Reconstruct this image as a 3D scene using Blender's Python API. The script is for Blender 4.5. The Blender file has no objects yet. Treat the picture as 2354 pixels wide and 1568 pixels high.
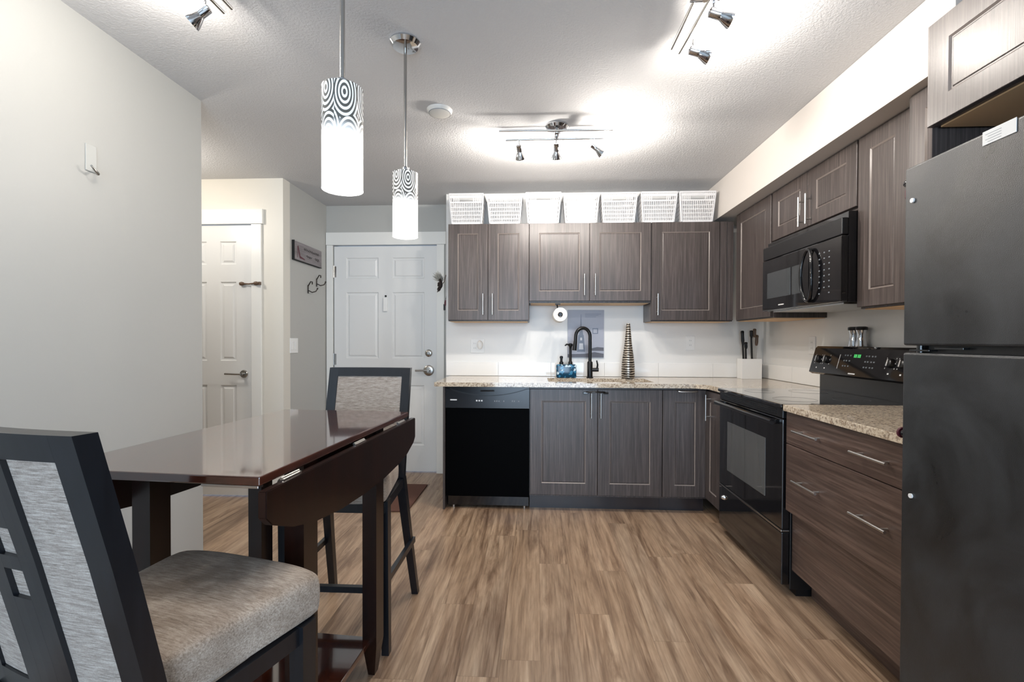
import bpy, bmesh, math, random
from mathutils import Vector, Matrix
random.seed(7)
SC = bpy.context.scene
COL = SC.collection
PI = math.pi

# ------------------------------------------------------------------ camera
F_PX = 1074.58; YAW = math.radians(2.9165); PITCH = math.radians(.661); ROLL = math.radians(.1661)
EYE = Vector((0, 0, 1.2102)); CXP, CYP = 1178.92, 795.85
rr = Vector((math.cos(YAW), math.sin(YAW), 0)); dd = Vector((-math.sin(YAW), math.cos(YAW), 0)); zz = Vector((0, 0, 1))
fw = dd * math.cos(PITCH) - zz * math.sin(PITCH); up = zz * math.cos(PITCH) + dd * math.sin(PITCH)
RX = rr * math.cos(ROLL) + up * math.sin(ROLL); UX = -rr * math.sin(ROLL) + up * math.cos(ROLL)
cam_d = bpy.data.cameras.new('camera'); cam = bpy.data.objects.new('camera', cam_d); COL.objects.link(cam)
m = Matrix.Identity(4)
for i in range(3):
    m[i][0] = RX[i]; m[i][1] = UX[i]; m[i][2] = -fw[i]; m[i][3] = EYE[i]
cam.matrix_world = m
cam_d.sensor_width = 36; cam_d.lens = F_PX / 2354 * 36
cam_d.shift_x = (1177 - CXP) / 2354; cam_d.shift_y = (CYP - 784) / 2354
cam_d.clip_start = .02
SC.camera = cam

# ------------------------------------------------------------------ world, daylight, exposure
w = bpy.data.worlds.new('world'); SC.world = w; w.use_nodes = True
w.node_tree.nodes['Background'].inputs[0].default_value = (.62, .76, 1, 1)
w.node_tree.nodes['Background'].inputs[1].default_value = 1.0
SC.view_settings.view_transform = 'Standard'; SC.view_settings.look = 'None'
SC.view_settings.exposure = 0.20; SC.view_settings.gamma = 1; SC.view_settings.use_curve_mapping = False

def area(name, loc, rot, sx, sy, power, col):
    l = bpy.data.lights.new(name, 'AREA'); l.shape = 'RECTANGLE'; l.size = sx; l.size_y = sy; l.energy = power; l.color = col
    o = bpy.data.objects.new(name, l); COL.objects.link(o); o.location = loc; o.rotation_euler = rot; return o
def point(name, loc, power, col, r=.03, parent=None):
    l = bpy.data.lights.new(name, 'POINT'); l.energy = power; l.color = col; l.shadow_soft_size = r
    o = bpy.data.objects.new(name, l); COL.objects.link(o); o.location = loc; return o
# daylight through the patio window and the side window behind the camera
area('window_daylight', (.15, -2.60, 1.13), (PI / 2, 0, 0), 2.04, 2.16, 105, (.60, .79, 1))
# warm ceiling lamp of the hallway, round the corner
point('hall_lamp_light', (-2.62, 2.75, 2.2), 18, (1, .93, .84), .09)

# ------------------------------------------------------------------ materials
def newmat(name):
    mt = bpy.data.materials.new(name); mt.use_nodes = True
    nt = mt.node_tree; return mt, nt, nt.nodes['Principled BSDF']
def setp(b, **k):
    for key, v in k.items():
        b.inputs[key].default_value = v
def rgb(r, g, b):
    f = lambda c: ((c / 255) / 12.92) if c / 255 <= .04045 else (((c / 255) + .055) / 1.055) ** 2.4
    return (f(r), f(g), f(b), 1)
def plain(name, col, rough=.5, metal=0, coat=0, spec=.5):
    mt, nt, b = newmat(name); setp(b, **{'Base Color': col, 'Roughness': rough, 'Metallic': metal, 'Coat Weight': coat, 'Specular IOR Level': spec, 'Coat Roughness': .05}); return mt
def coords(nt, scale=(1, 1, 1), rot=(0, 0, 0)):
    t = nt.nodes.new('ShaderNodeTexCoord'); mp = nt.nodes.new('ShaderNodeMapping')
    mp.inputs['Scale'].default_value = scale; mp.inputs['Rotation'].default_value = rot
    nt.links.new(t.outputs['Object'], mp.inputs[0]); return mp.outputs[0]
def noise(nt, vec, scale=1, detail=4, rough=.5, dist=0):
    n = nt.nodes.new('ShaderNodeTexNoise'); n.inputs['Scale'].default_value = scale; n.inputs['Detail'].default_value = detail
    n.inputs['Roughness'].default_value = rough; n.inputs['Distortion'].default_value = dist
    nt.links.new(vec, n.inputs['Vector']); return n.outputs['Fac']
def ramp(nt, fac, stops, interp='LINEAR'):
    r = nt.nodes.new('ShaderNodeValToRGB'); e = r.color_ramp.elements; r.color_ramp.interpolation = interp
    while len(e) < len(stops): e.new(.5)
    for el, (p, c) in zip(e, stops): el.position = p; el.color = c
    nt.links.new(fac, r.inputs[0]); return r.outputs[0]
def mix(nt, a, b, fac, mode='MIX'):
    m_ = nt.nodes.new('ShaderNodeMix'); m_.data_type = 'RGBA'; m_.blend_type = mode
    for sock, v in ((m_.inputs[0], fac), (m_.inputs[6], a), (m_.inputs[7], b)):
        if hasattr(v, 'links'): nt.links.new(v, sock)
        else: sock.default_value = v
    return m_.outputs[2]
def mth(nt, op, a, b=0.0):
    n = nt.nodes.new('ShaderNodeMath'); n.operation = op
    for i, v in enumerate((a, b)):
        if hasattr(v, 'links'): nt.links.new(v, n.inputs[i])
        else: n.inputs[i].default_value = v
    return n.outputs[0]
def bump(nt, b, h, strength=.2, dist=.01):
    n = nt.nodes.new('ShaderNodeBump'); n.inputs['Strength'].default_value = strength; n.inputs['Distance'].default_value = dist
    nt.links.new(h, n.inputs['Height']); nt.links.new(n.outputs[0], b.inputs['Normal'])

def wall_mat(name, col, rough=.6, st=.05):
    mt, nt, b = newmat(name); setp(b, **{'Base Color': col, 'Roughness': rough})
    bump(nt, b, noise(nt, coords(nt), 220, 3), st, .002); return mt
M = {}
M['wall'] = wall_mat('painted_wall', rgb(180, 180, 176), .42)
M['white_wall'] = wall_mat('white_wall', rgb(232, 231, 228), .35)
M['soffit'] = wall_mat('soffit_paint', rgb(218, 211, 204), .5)
M['trim'] = plain('white_trim', rgb(232, 232, 228), .32)
M['door'] = plain('white_door_paint', rgb(226, 227, 226), .35)
mt, nt, b = newmat('textured_ceiling'); M['ceiling'] = mt; setp(b, **{'Base Color': rgb(204, 204, 205), 'Roughness': .8})
v = coords(nt, (1, 1, 1)); h1 = noise(nt, v, 95, 5, .6, .5); h2 = ramp(nt, h1, [(.36, (0, 0, 0, 1)), (.64, (1, 1, 1, 1))]); bump(nt, b, h2, .42, .004)

def laminate(name, scale, c1, c2, c3, rough=.36):
    mt, nt, b = newmat(name); setp(b, **{'Roughness': rough, 'Specular IOR Level': .45, 'Coat Weight': .18, 'Coat Roughness': .3})
    v = coords(nt, scale); f = noise(nt, v, 1, 6, .66, .25)
    c = ramp(nt, f, [(.30, c1), (.5, c2), (.70, c3)])
    f2 = noise(nt, coords(nt, tuple(s * .22 for s in scale)), 1, 2, .5)
    c = mix(nt, c, (.035, .028, .024, 1), mth(nt, 'MULTIPLY', mth(nt, 'SUBTRACT', f2, .42), 1.6))
    nt.links.new(c, b.inputs['Base Color']); bump(nt, b, f, .12, .002); return mt
cw = (rgb(52, 45, 43), rgb(76, 67, 64), rgb(104, 94, 90))
M['cab'] = laminate('dark_laminate_vertical', (150, 150, 3.0), *cw)
M['cab_matte'] = laminate('matte_dark_laminate', (150, 150, 3.0), *cw, .7); M['cab_matte'].node_tree.nodes['Principled BSDF'].inputs['Coat Weight'].default_value = 0
M['cabh'] = laminate('dark_laminate_horizontal', (150, 3.0, 90), rgb(66, 52, 46), rgb(92, 75, 67), rgb(122, 103, 94))
M['maple'] = plain('maple_underside', rgb(222, 184, 140), .5)
M['cab_edge_highlight'] = plain('routed_edge_highlight', rgb(134, 124, 118), .22)  # groove bevel's highlight painted in as a lighter laminate tone
M['kick'] = plain('dark_toe_kick', rgb(44, 42, 46), .2, 0, .6)
M['steel'] = plain('brushed_steel', (.62, .61, .59, 1), .28, 1)
M['chrome'] = plain('chrome', (.62, .63, .65, 1), .07, 1)
M['nickel'] = plain('satin_nickel', (.45, .44, .42, 1), .25, 1)
M['black_gloss'] = plain('black_gloss', (.006, .006, .007, 1), .07, 0, .4)
M['black_glass'] = plain('black_glass', (.004, .004, .005, 1), .03, 0, 1, .6)
M['black_satin'] = plain('black_satin', (.010, .010, .011, 1), .3)
M['dishwasher_panel'] = plain('dishwasher_panel_black', (.012, .013, .016, 1), .22)
M['dw_door'] = plain('dishwasher_door_black', (.001, .001, .0012, 1), .5, 0, 0, .03)
M['oven_window'] = plain('oven_window_glass', (.10, .105, .105, 1), .08, 0, 1)
M['micro_window'] = plain('microwave_window_glass', (.05, .056, .06, 1), .16, 0, .6)
M['matte_black'] = plain('matte_black_metal', (.008, .008, .009, 1), .32, .3)
M['white_plastic'] = plain('white_plastic', rgb(236, 236, 234), .35)
M['basket'] = plain('basket_plastic', rgb(222, 220, 219), .5)
M['paper'] = plain('paper', rgb(240, 240, 238), .9)
M['dark'] = plain('dark_void', (.01, .01, .01, 1), .8)
M['brown_strap'] = plain('brown_bead', rgb(92, 70, 52), .35)
M['white_mark'] = plain('white_print', rgb(225, 225, 225), .6)
M['grey_mark'] = plain('grey_print', rgb(120, 126, 132), .6)
M['ring_mark'] = plain('faint_ring_print', rgb(60, 60, 62), .3)
M['red'] = plain('dark_red', rgb(120, 22, 26), .4)
M['burgundy'] = plain('burgundy', rgb(84, 26, 40), .5)
M['green_led'] = plain('green_digits', (0, 0, 0, 1)); bb = M['green_led'].node_tree.nodes['Principled BSDF']
setp(bb, **{'Emission Color': (.10, .75, .18, 1), 'Emission Strength': .7})
M['bulb'] = plain('bulb_face', (1, 1, 1, 1)); bb = M['bulb'].node_tree.nodes['Principled BSDF']
setp(bb, **{'Emission Color': (1, .97, .92, 1), 'Emission Strength': 12})
M['sink'] = plain('sink_steel', (.5, .5, .5, 1), .3, 1)
M['mat'] = wall_mat('door_mat', rgb(96, 64, 52), .95, .4)
M['sign_board'] = laminate('sign_board', (90, 6, 90), rgb(112, 106, 108), rgb(132, 126, 128), rgb(150, 144, 146), .6)
M['tile'] = plain('glazed_white_tile', rgb(244, 243, 240), .08, 0, .3)
M['grout'] = plain('grout', rgb(190, 188, 182), .8)
M['outside'] = plain('window_frame_white', rgb(230, 230, 230), .4)

# fridge: pebbled black enamel
mt, nt, b = newmat('pebbled_black_enamel'); M['fridge'] = mt; setp(b, **{'Roughness': .33, 'Specular IOR Level': .55})
v = coords(nt); h = noise(nt, v, 620, 2, .5); bump(nt, b, h, .38, .0018)
sm = noise(nt, coords(nt, (1, 1.2, 1)), 3.2, 5, .65, .8)
nt.links.new(ramp(nt, sm, [(.35, (.010, .011, .012, 1)), (.72, (.040, .044, .048, 1))]), b.inputs['Base Color'])
nt.links.new(ramp(nt, sm, [(.3, (.26, .26, .26, 1)), (.75, (.5, .5, .5, 1))]), b.inputs['Roughness'])

# granite
mt, nt, b = newmat('speckled_granite'); M['granite'] = mt; setp(b, **{'Roughness': .07, 'Specular IOR Level': .6})
v = coords(nt)
a_ = ramp(nt, noise(nt, coords(nt, (1, 1, 1)), 95, 5, .7, .4), [(.34, rgb(52, 42, 38)), (.43, rgb(140, 116, 96)), (.50, rgb(206, 190, 166)), (.66, rgb(232, 224, 208))])
v2 = ramp(nt, noise(nt, coords(nt, (1.6, .8, 1)), 22, 4, .6, 1.2), [(.35, rgb(120, 98, 80)), (.55, rgb(214, 202, 184)), (.7, rgb(190, 176, 154))])
nt.links.new(mix(nt, a_, v2, .35), b.inputs['Base Color'])

# vinyl plank floor
mt, nt, b = newmat('oak_vinyl_planks'); M['floor'] = mt; setp(b, **{'Roughness': .36, 'Specular IOR Level': .5})
tc = nt.nodes.new('ShaderNodeTexCoord'); sp = nt.nodes.new('ShaderNodeSeparateXYZ'); nt.links.new(tc.outputs['Object'], sp.inputs[0])
PW, PL = .152, 1.22
rowf = mth(nt, 'DIVIDE', mth(nt, 'ADD', sp.outputs[0], 6.06), PW); row = mth(nt, 'FLOOR', rowf)
wn = nt.nodes.new('ShaderNodeTexWhiteNoise'); wn.noise_dimensions = '1D'; nt.links.new(row, wn.inputs['W'])
colf = mth(nt, 'ADD', mth(nt, 'DIVIDE', mth(nt, 'ADD', sp.outputs[1], 8.37), PL), mth(nt, 'MULTIPLY', wn.outputs['Value'], 7.3)); colm = mth(nt, 'FLOOR', colf)
cb = nt.nodes.new('ShaderNodeCombineXYZ'); nt.links.new(row, cb.inputs[0]); nt.links.new(colm, cb.inputs[1])
wn2 = nt.nodes.new('ShaderNodeTexWhiteNoise'); wn2.noise_dimensions = '2D'; nt.links.new(cb.outputs[0], wn2.inputs['Vector']); plank = wn2.outputs['Value']
def edge(f, size): # 1 in the seam
    fr = mth(nt, 'FRACT', f); d_ = mth(nt, 'MINIMUM', fr, mth(nt, 'SUBTRACT', 1.0, fr)); return mth(nt, 'LESS_THAN', d_, size)
seam = mth(nt, 'MAXIMUM', edge(rowf, .0011 / PW), edge(colf, .0010 / PL))
cb2 = nt.nodes.new('ShaderNodeCombineXYZ')
nt.links.new(sp.outputs[0], cb2.inputs[0]); nt.links.new(sp.outputs[1], cb2.inputs[1]); nt.links.new(mth(nt, 'MULTIPLY', plank, 37.0), cb2.inputs[2])
def mapv(nt, vec, scale):
    mp = nt.nodes.new('ShaderNodeMapping'); mp.inputs['Scale'].default_value = scale; nt.links.new(vec, mp.inputs[0]); return mp.outputs[0]
g1 = noise(nt, mapv(nt, cb2.outputs[0], (26, 1.7, 1)), 1, 9, .68, .55)
g2 = noise(nt, mapv(nt, cb2.outputs[0], (5, .9, 1)), 1, 4, .6, 1.1)
g3 = noise(nt, mapv(nt, cb2.outputs[0], (120, 5, 1)), 1, 4, .6, .2)
c = ramp(nt, g1, [(.32, rgb(98, 76, 60)), (.45, rgb(158, 130, 106)), (.58, rgb(192, 166, 140)), (.72, rgb(216, 194, 168))])
c = mix(nt, c, ramp(nt, g2, [(.36, rgb(112, 90, 74)), (.52, rgb(184, 158, 132)), (.7, rgb(206, 184, 160))]), .5)
c = mix(nt, c, ramp(nt, g3, [(.35, (.45, .40, .36, 1)), (.6, (1, 1, 1, 1))]), .45, 'MULTIPLY')
g4 = noise(nt, mapv(nt, cb2.outputs[0], (11, .8, 1)), 1, 5, .65, 1.6)
c = mix(nt, c, ramp(nt, g4, [(.36, (.50, .43, .38, 1)), (.47, (1, 1, 1, 1))]), .75, 'MULTIPLY')
tint = ramp(nt, plank, [(0, (.80, .78, .76, 1)), (.35, (1.0, .97, .94, 1)), (.7, (.90, .90, .90, 1)), (1, (1.05, 1.02, 1.0, 1))])
c = mix(nt, c, tint, .9, 'MULTIPLY')
# knots
vo = nt.nodes.new('ShaderNodeTexVoronoi'); vo.inputs['Scale'].default_value = 1; nt.links.new(mapv(nt, tc.outputs['Object'], (3.4, 1.5, 1)), vo.inputs['Vector'])
kn = ramp(nt, mth(nt, 'ADD', vo.outputs['Distance'], mth(nt, 'MULTIPLY', mth(nt, 'SUBTRACT', g1, .5), .06)), [(.02, (1, 1, 1, 1)), (.055, (.35, .35, .35, 1)), (.10, (0, 0, 0, 1))])
c = mix(nt, c, rgb(74, 54, 40), kn)
c = mix(nt, c, rgb(82, 62, 48), mth(nt, 'MULTIPLY', seam, .4))
nt.links.new(c, b.inputs['Base Color'])
bump(nt, b, mth(nt, 'SUBTRACT', g1, mth(nt, 'MULTIPLY', seam, .8)), .10, .002)

# table veneer, chair wood, fabric
mt, nt, b = newmat('espresso_veneer'); M['table'] = mt; setp(b, **{'Roughness': .10, 'Specular IOR Level': .9, 'Coat Weight': .9, 'Coat Roughness': .05})
nt.links.new(ramp(nt, noise(nt, coords(nt, (30, 2.5, 30)), 1, 6, .6, .3), [(.3, rgb(42, 16, 9)), (.7, rgb(74, 32, 18))]), b.inputs['Base Color'])
mt, nt, b = newmat('espresso_wood'); M['twood'] = mt; setp(b, **{'Roughness': .25, 'Specular IOR Level': .5})
nt.links.new(ramp(nt, noise(nt, coords(nt, (40, 40, 3)), 1, 6, .6, .3), [(.3, rgb(16, 7, 6)), (.7, rgb(36, 15, 9))]), b.inputs['Base Color'])
mt, nt, b = newmat('sky_tinted_chair_wood'); M['chair'] = mt; setp(b, **{'Roughness': .34, 'Specular IOR Level': .6})
nt.links.new(ramp(nt, noise(nt, coords(nt, (60, 60, 5)), 1, 6, .6, .3), [(.3, rgb(10, 13, 19)), (.7, rgb(20, 23, 29))]), b.inputs['Base Color'])  # dark wood, blue sky reflection tinted into the base colour
mt, nt, b = newmat('woven_grey_beige_fabric'); M['fabric'] = mt; setp(b, **{'Roughness': .95, 'Specular IOR Level': .15, 'Sheen Weight': .15})
f = noise(nt, coords(nt, (34, 34, 420)), 1, 5, .7); f2 = noise(nt, coords(nt, (420, 420, 420)), 1, 2); f3 = noise(nt, coords(nt), 7, 4, .6)
c = ramp(nt, f, [(.32, rgb(122, 112, 104)), (.5, rgb(160, 150, 141)), (.68, rgb(190, 182, 174))])
c = mix(nt, c, ramp(nt, f2, [(.35, (.55, .53, .5, 1)), (.6, (1, 1, 1, 1))]), .35, 'MULTIPLY')
nt.links.new(c, b.inputs['Base Color']); bump(nt, b, mth(nt, 'ADD', f, f2), .35, .002)
mt, nt, b = newmat('woven_seat_fabric'); M['seat_fabric'] = mt; setp(b, **{'Roughness': .95, 'Specular IOR Level': .15, 'Sheen Weight': .15})
f = noise(nt, coords(nt, (22, 260, 320)), 1, 5, .7); f3 = noise(nt, coords(nt), 6, 4, .6, .5)
c = ramp(nt, f, [(.32, rgb(140, 126, 113)), (.5, rgb(180, 166, 152)), (.68, rgb(206, 194, 181))])
c = mix(nt, c, ramp(nt, f3, [(.40, rgb(150, 132, 114)), (.60, (1, 1, 1, 1))]), .5, 'MULTIPLY')
c = mix(nt, c, ramp(nt, noise(nt, coords(nt, (420, 420, 420)), 1, 2), [(.35, (.55, .53, .5, 1)), (.6, (1, 1, 1, 1))]), .3, 'MULTIPLY')
nt.links.new(c, b.inputs['Base Color']); bump(nt, b, f, .4, .003)

# pendant shade: frosted glass with silver swirls, lit from inside
mt, nt, b = newmat('swirl_frosted_glass'); M['shade'] = mt; setp(b, **{'Roughness': .25})
tc = nt.nodes.new('ShaderNodeTexCoord'); sp = nt.nodes.new('ShaderNodeSeparateXYZ'); nt.links.new(tc.outputs['Object'], sp.inputs[0])
ang = mth(nt, 'ARCTAN2', sp.outputs[0], sp.outputs[1])
cb = nt.nodes.new('ShaderNodeCombineXYZ'); nt.links.new(mth(nt, 'MULTIPLY', ang, .96), cb.inputs[0]); nt.links.new(mth(nt, 'MULTIPLY', sp.outputs[2], 9.5), cb.inputs[1])
vo = nt.nodes.new('ShaderNodeTexVoronoi'); vo.voronoi_dimensions = '2D'; vo.inputs['Scale'].default_value = 1; vo.inputs['Randomness'].default_value = .55
nt.links.new(cb.outputs[0], vo.inputs['Vector'])
ring = mth(nt, 'GREATER_THAN', mth(nt, 'SINE', mth(nt, 'MULTIPLY', vo.outputs['Distance'], 44)), .0)
hz = ramp(nt, mth(nt, 'ADD', mth(nt, 'MULTIPLY', sp.outputs[2], 1 / .26), 0), [(.50, (0, 0, 0, 1)), (.64, (1, 1, 1, 1))])
fac = mth(nt, 'MULTIPLY', ring, hz)
nt.links.new(mix(nt, rgb(240, 240, 238), rgb(92, 90, 84), fac), b.inputs['Base Color'])
em = mix(nt, (1, .99, .97, 1), (.04, .04, .04, 1), fac)
nt.links.new(em, b.inputs['Emission Color'])
nt.links.new(mth(nt, 'SUBTRACT', .60, mth(nt, 'MULTIPLY', hz, .40)), b.inputs['Emission Strength'])

# woven metal vase
mt, nt, b = newmat('banded_bronze_vase'); M['vase'] = mt; setp(b, **{'Roughness': .3, 'Metallic': .6})
wv = nt.nodes.new('ShaderNodeTexWave'); wv.bands_direction = 'Z'; wv.inputs['Scale'].default_value = 17; wv.inputs['Distortion'].default_value = 3.5; wv.inputs['Detail Scale'].default_value = 1.6
nt.links.new(coords(nt), wv.inputs['Vector'])
nt.links.new(ramp(nt, wv.outputs['Fac'], [(.40, rgb(48, 38, 30)), (.62, rgb(196, 184, 168))]), b.inputs['Base Color'])
# blue mosaic
mt, nt, b = newmat('blue_mosaic'); M['mosaic'] = mt; setp(b, **{'Roughness': .15})
vo = nt.nodes.new('ShaderNodeTexVoronoi'); vo.inputs['Scale'].default_value = 55; nt.links.new(coords(nt), vo.inputs['Vector'])
nt.links.new(ramp(nt, noise(nt, vo.outputs['Color'], 3, 1), [(.4, rgb(22, 66, 92)), (.52, rgb(60, 130, 168)), (.62, rgb(206, 224, 230))], 'CONSTANT'), b.inputs['Base Color'])

# ------------------------------------------------------------------ geometry helpers
class MB:
    def __init__(s): s.bm = bmesh.new()
    def box(s, x0, x1, y0, y1, z0, z1, bev=0, seg=2):
        x0, x1 = sorted((x0, x1)); y0, y1 = sorted((y0, y1)); z0, z1 = sorted((z0, z1))
        bm = bmesh.new(); vs = [bm.verts.new((x, y, z)) for x in (x0, x1) for y in (y0, y1) for z in (z0, z1)]
        for f in ((0, 1, 3, 2), (4, 6, 7, 5), (0, 4, 5, 1), (2, 3, 7, 6), (0, 2, 6, 4), (1, 5, 7, 3)): bm.faces.new([vs[i] for i in f])
        if bev: bmesh.ops.bevel(bm, geom=list(bm.edges), offset=bev, segments=seg, affect='EDGES', profile=.5)
        s.merge(bm); return s
    def merge(s, bm, mat=None):
        if mat: bmesh.ops.transform(bm, matrix=mat, verts=bm.verts)
        me = bpy.data.meshes.new('t'); bm.to_mesh(me); bm.free(); s.bm.from_mesh(me); bpy.data.meshes.remove(me)
    def hexa(s, bot, top):
        v = [s.bm.verts.new(p) for p in list(bot) + list(top)]
        n = len(bot)
        s.bm.faces.new(v[:n][::-1]); s.bm.faces.new(v[n:])
        for i in range(n): s.bm.faces.new((v[i], v[(i + 1) % n], v[n + (i + 1) % n], v[n + i]))
        return s
    def lathe(s, prof, base=(0, 0, 0), axis=(0, 0, 1), seg=32, caps=True):
        ax = Vector(axis).normalized(); q = Vector((0, 0, 1)).rotation_difference(ax).to_matrix(); bs = Vector(base)
        rings = []
        for r, h in prof:
            rings.append([s.bm.verts.new(bs + q @ Vector((r * math.cos(2 * PI * i / seg), r * math.sin(2 * PI * i / seg), h))) for i in range(seg)])
        for a, b_ in zip(rings, rings[1:]):
            for i in range(seg): s.bm.faces.new((a[i], a[(i + 1) % seg], b_[(i + 1) % seg], b_[i]))
        if caps: s.bm.faces.new(rings[0][::-1]); s.bm.faces.new(rings[-1])
        return s
    def cyl(s, p0, p1, r, r1=None, seg=20):
        p0, p1 = Vector(p0), Vector(p1); L = (p1 - p0).length
        return s.lathe([(r, 0), (r if r1 is None else r1, L)], p0, p1 - p0, seg)
    def tube(s, pts, r, seg=12, closed=False):
        pts = [Vector(p) for p in pts]; rings = []; n = len(pts)
        ref = None
        for i, p in enumerate(pts):
            if closed: t = pts[(i + 1) % n] - pts[i - 1]
            else: t = pts[min(i + 1, n - 1)] - pts[max(i - 1, 0)]
            t.normalize()
            if ref is None: ref = Vector((0, 0, 1)) if abs(t.z) < .9 else Vector((1, 0, 0))
            a = t.cross(ref).normalized(); b_ = t.cross(a).normalized()
            a2 = a
            if rings: # keep orientation
                pa = s._pa; a2 = (pa - t * pa.dot(t)).normalized(); b_ = t.cross(a2).normalized()
            s._pa = a2
            rad = r[i] if isinstance(r, (list, tuple)) else r
            rings.append([s.bm.verts.new(p + a2 * rad * math.cos(2 * PI * k / seg) + b_ * rad * math.sin(2 * PI * k / seg)) for k in range(seg)])
        pairs = list(zip(rings, rings[1:])) + ([(rings[-1], rings[0])] if closed else [])
        for a, b_ in pairs:
            for i in range(seg): s.bm.faces.new((a[i], a[(i + 1) % seg], b_[(i + 1) % seg], b_[i]))
        if not closed: s.bm.faces.new(rings[0][::-1]); s.bm.faces.new(rings[-1])
        return s
    def sphere(s, c, r, sc=(1, 1, 1), seg=20):
        bm = bmesh.new(); bmesh.ops.create_uvsphere(bm, u_segments=seg, v_segments=seg // 2, radius=r)
        s.merge(bm, Matrix.Translation(c) @ Matrix.Diagonal((*sc, 1))); return s
    def obj(s, name, mat, root=None, smooth=None):
        bmesh.ops.remove_doubles(s.bm, verts=s.bm.verts, dist=1e-6)
        bmesh.ops.recalc_face_normals(s.bm, faces=s.bm.faces)
        if root is not None:
            rm = ROOTM.get(root.name); bmesh.ops.transform(s.bm, matrix=rm.inverted(), verts=s.bm.verts)
        me = bpy.data.meshes.new(name); s.bm.to_mesh(me); s.bm.free()
        me.materials.append(M[mat] if isinstance(mat, str) else mat)
        if name == 'door' and mat == 'cab': me.materials.append(M['cab_edge_highlight'])
        if smooth is not None:
            me.shade_smooth()
            me.set_sharp_from_angle(angle=math.radians(smooth))
        o = bpy.data.objects.new(name, me); COL.objects.link(o)
        if root is not None:
            o.parent = root
            ROOTM[o.name] = rm
        return o
ROOTM = {}
def tag(o, label, cat, group=None, kind=None):
    if label: o['label'] = label
    if cat: o['category'] = cat
    if group: o['group'] = group
    if kind: o['kind'] = kind
    return o
def thing(name, label, cat, loc, rz=0, group=None):
    o = bpy.data.objects.new(name, None); COL.objects.link(o); o.location = loc; o.rotation_euler = (0, 0, rz); o.empty_display_size = .05
    ROOTM[o.name] = Matrix.Translation(loc)          # parts are given in world axes around loc, rz turns the whole thing
    return tag(o, label, cat, group)
def struct(name, mb, mat, smooth=None):
    o = mb.obj(name, mat, None, smooth); o['kind'] = 'structure'; return o
def copy_tree(o, parent=None):
    c = o.copy(); COL.objects.link(c)
    if parent is not None: c.parent = parent
    for ch in list(o.children): copy_tree(ch, c)
    return c

# faces given in (u, d, z): u runs along the wall, d sticks out of the front plane into the room
def back_map(yf): return lambda u, d, z: (u, yf - d, z)
def right_map(xf): return lambda u, d, z: (xf - d, u, z)
def mbox(mb, mp, u0, u1, d0, d1, z0, z1, bev=0):
    a = mp(u0, d0, z0); c = mp(u1, d1, z1); mb.box(a[0], c[0], a[1], c[1], a[2], c[2], bev); return mb
def shaker(mp, u0, u1, z0, z1, fr=.075, th=.019):
    """door slab with a routed groove around a flat centre panel"""
    mb = MB(); bm = mb.bm; g = .0055; dp = .005
    def ring(i, d): return [bm.verts.new(mp(a, d, c)) for a, c in ((u0 + i, z0 + i), (u1 - i, z0 + i), (u1 - i, z1 - i), (u0 + i, z1 - i))]
    rings = [ring(0, 0), ring(0, th - .0015), ring(.0015, th), ring(fr, th), ring(fr + g, th - dp), ring(fr + g * 1.6, th - dp), ring(fr + g * 2.2, th - .003)]
    for j, (a, b_) in enumerate(zip(rings, rings[1:])):
        for i in range(4):
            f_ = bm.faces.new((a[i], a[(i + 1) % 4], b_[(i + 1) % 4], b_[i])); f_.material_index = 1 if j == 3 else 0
    bm.faces.new(rings[0][::-1]); bm.faces.new(rings[-1]); return mb
def bar_handle(mp, u, z, length, vertical, name='handle', parent=None, th=.019, mat='steel'):
    mb = MB(); L = length / 2; so = th + .030; r = .0055
    if vertical:
        mb.cyl(mp(u, so, z - L), mp(u, so, z + L), r, seg=12)
        for s in (-.68, .68): mb.cyl(mp(u, th - .002, z + s * L), mp(u, so, z + s * L), .004, seg=10)
    else:
        mb.cyl(mp(u - L, so, z), mp(u + L, so, z), r, seg=12)
        for s in (-.68, .68): mb.cyl(mp(u + s * L, th - .002, z), mp(u + s * L, so, z), .004, seg=10)
    o = mb.obj(name, mat, parent, 40); return o

# ------------------------------------------------------------------ room shell
ZC = 2.443
struct('floor', MB().box(-4.3, 2.0, -2.75, 4.45, -.06, 0), 'floor')
struct('ceiling', MB().box(-4.3, 2.0, -2.75, 4.45, ZC, ZC + .08), 'ceiling')
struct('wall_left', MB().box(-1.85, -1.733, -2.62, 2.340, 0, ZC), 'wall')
struct('wall_right', MB().box(1.85, 1.97, -2.62, 4.0, 0, ZC), 'white_wall')
struct('wall_kitchen', MB().box(-.765, 1.85, 3.92, 4.35, 0, ZC), 'white_wall')
struct('wall_soffit', MB().box(1.396, 1.849, 1.65, 3.919, 2.162, ZC - .001), 'soffit')
# hallway back wall with closet door opening
YH = 3.478
mb = MB(); mb.box(-4.2, -2.815, YH, YH + .1, 0, ZC).box(-2.165, -1.933, YH, YH + .1, 0, ZC).box(-2.815, -2.165, YH, YH + .1, 2.10, ZC)
struct('wall_hall', mb, wall_mat('hall_wall_paint', rgb(222, 218, 208), .45))
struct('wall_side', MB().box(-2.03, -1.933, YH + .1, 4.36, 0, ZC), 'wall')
YD = 4.215
mb = MB(); mb.box(-1.933, -1.872, YD, YD + .12, 0, ZC).box(-.904, -.765, YD, YD + .12, 0, ZC).box(-1.872, -.904, YD, YD + .12, 2.082, ZC)
struct('wall_entry', mb, 'wall')
struct('wall_hall_left', MB().box(-4.3, -4.2, -2.62, 3.6, 0, ZC), 'wall')
struct('wall_hall_front', MB().box(-4.2, -1.85, 1.6, 1.7, 0, ZC), 'wall')
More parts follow.
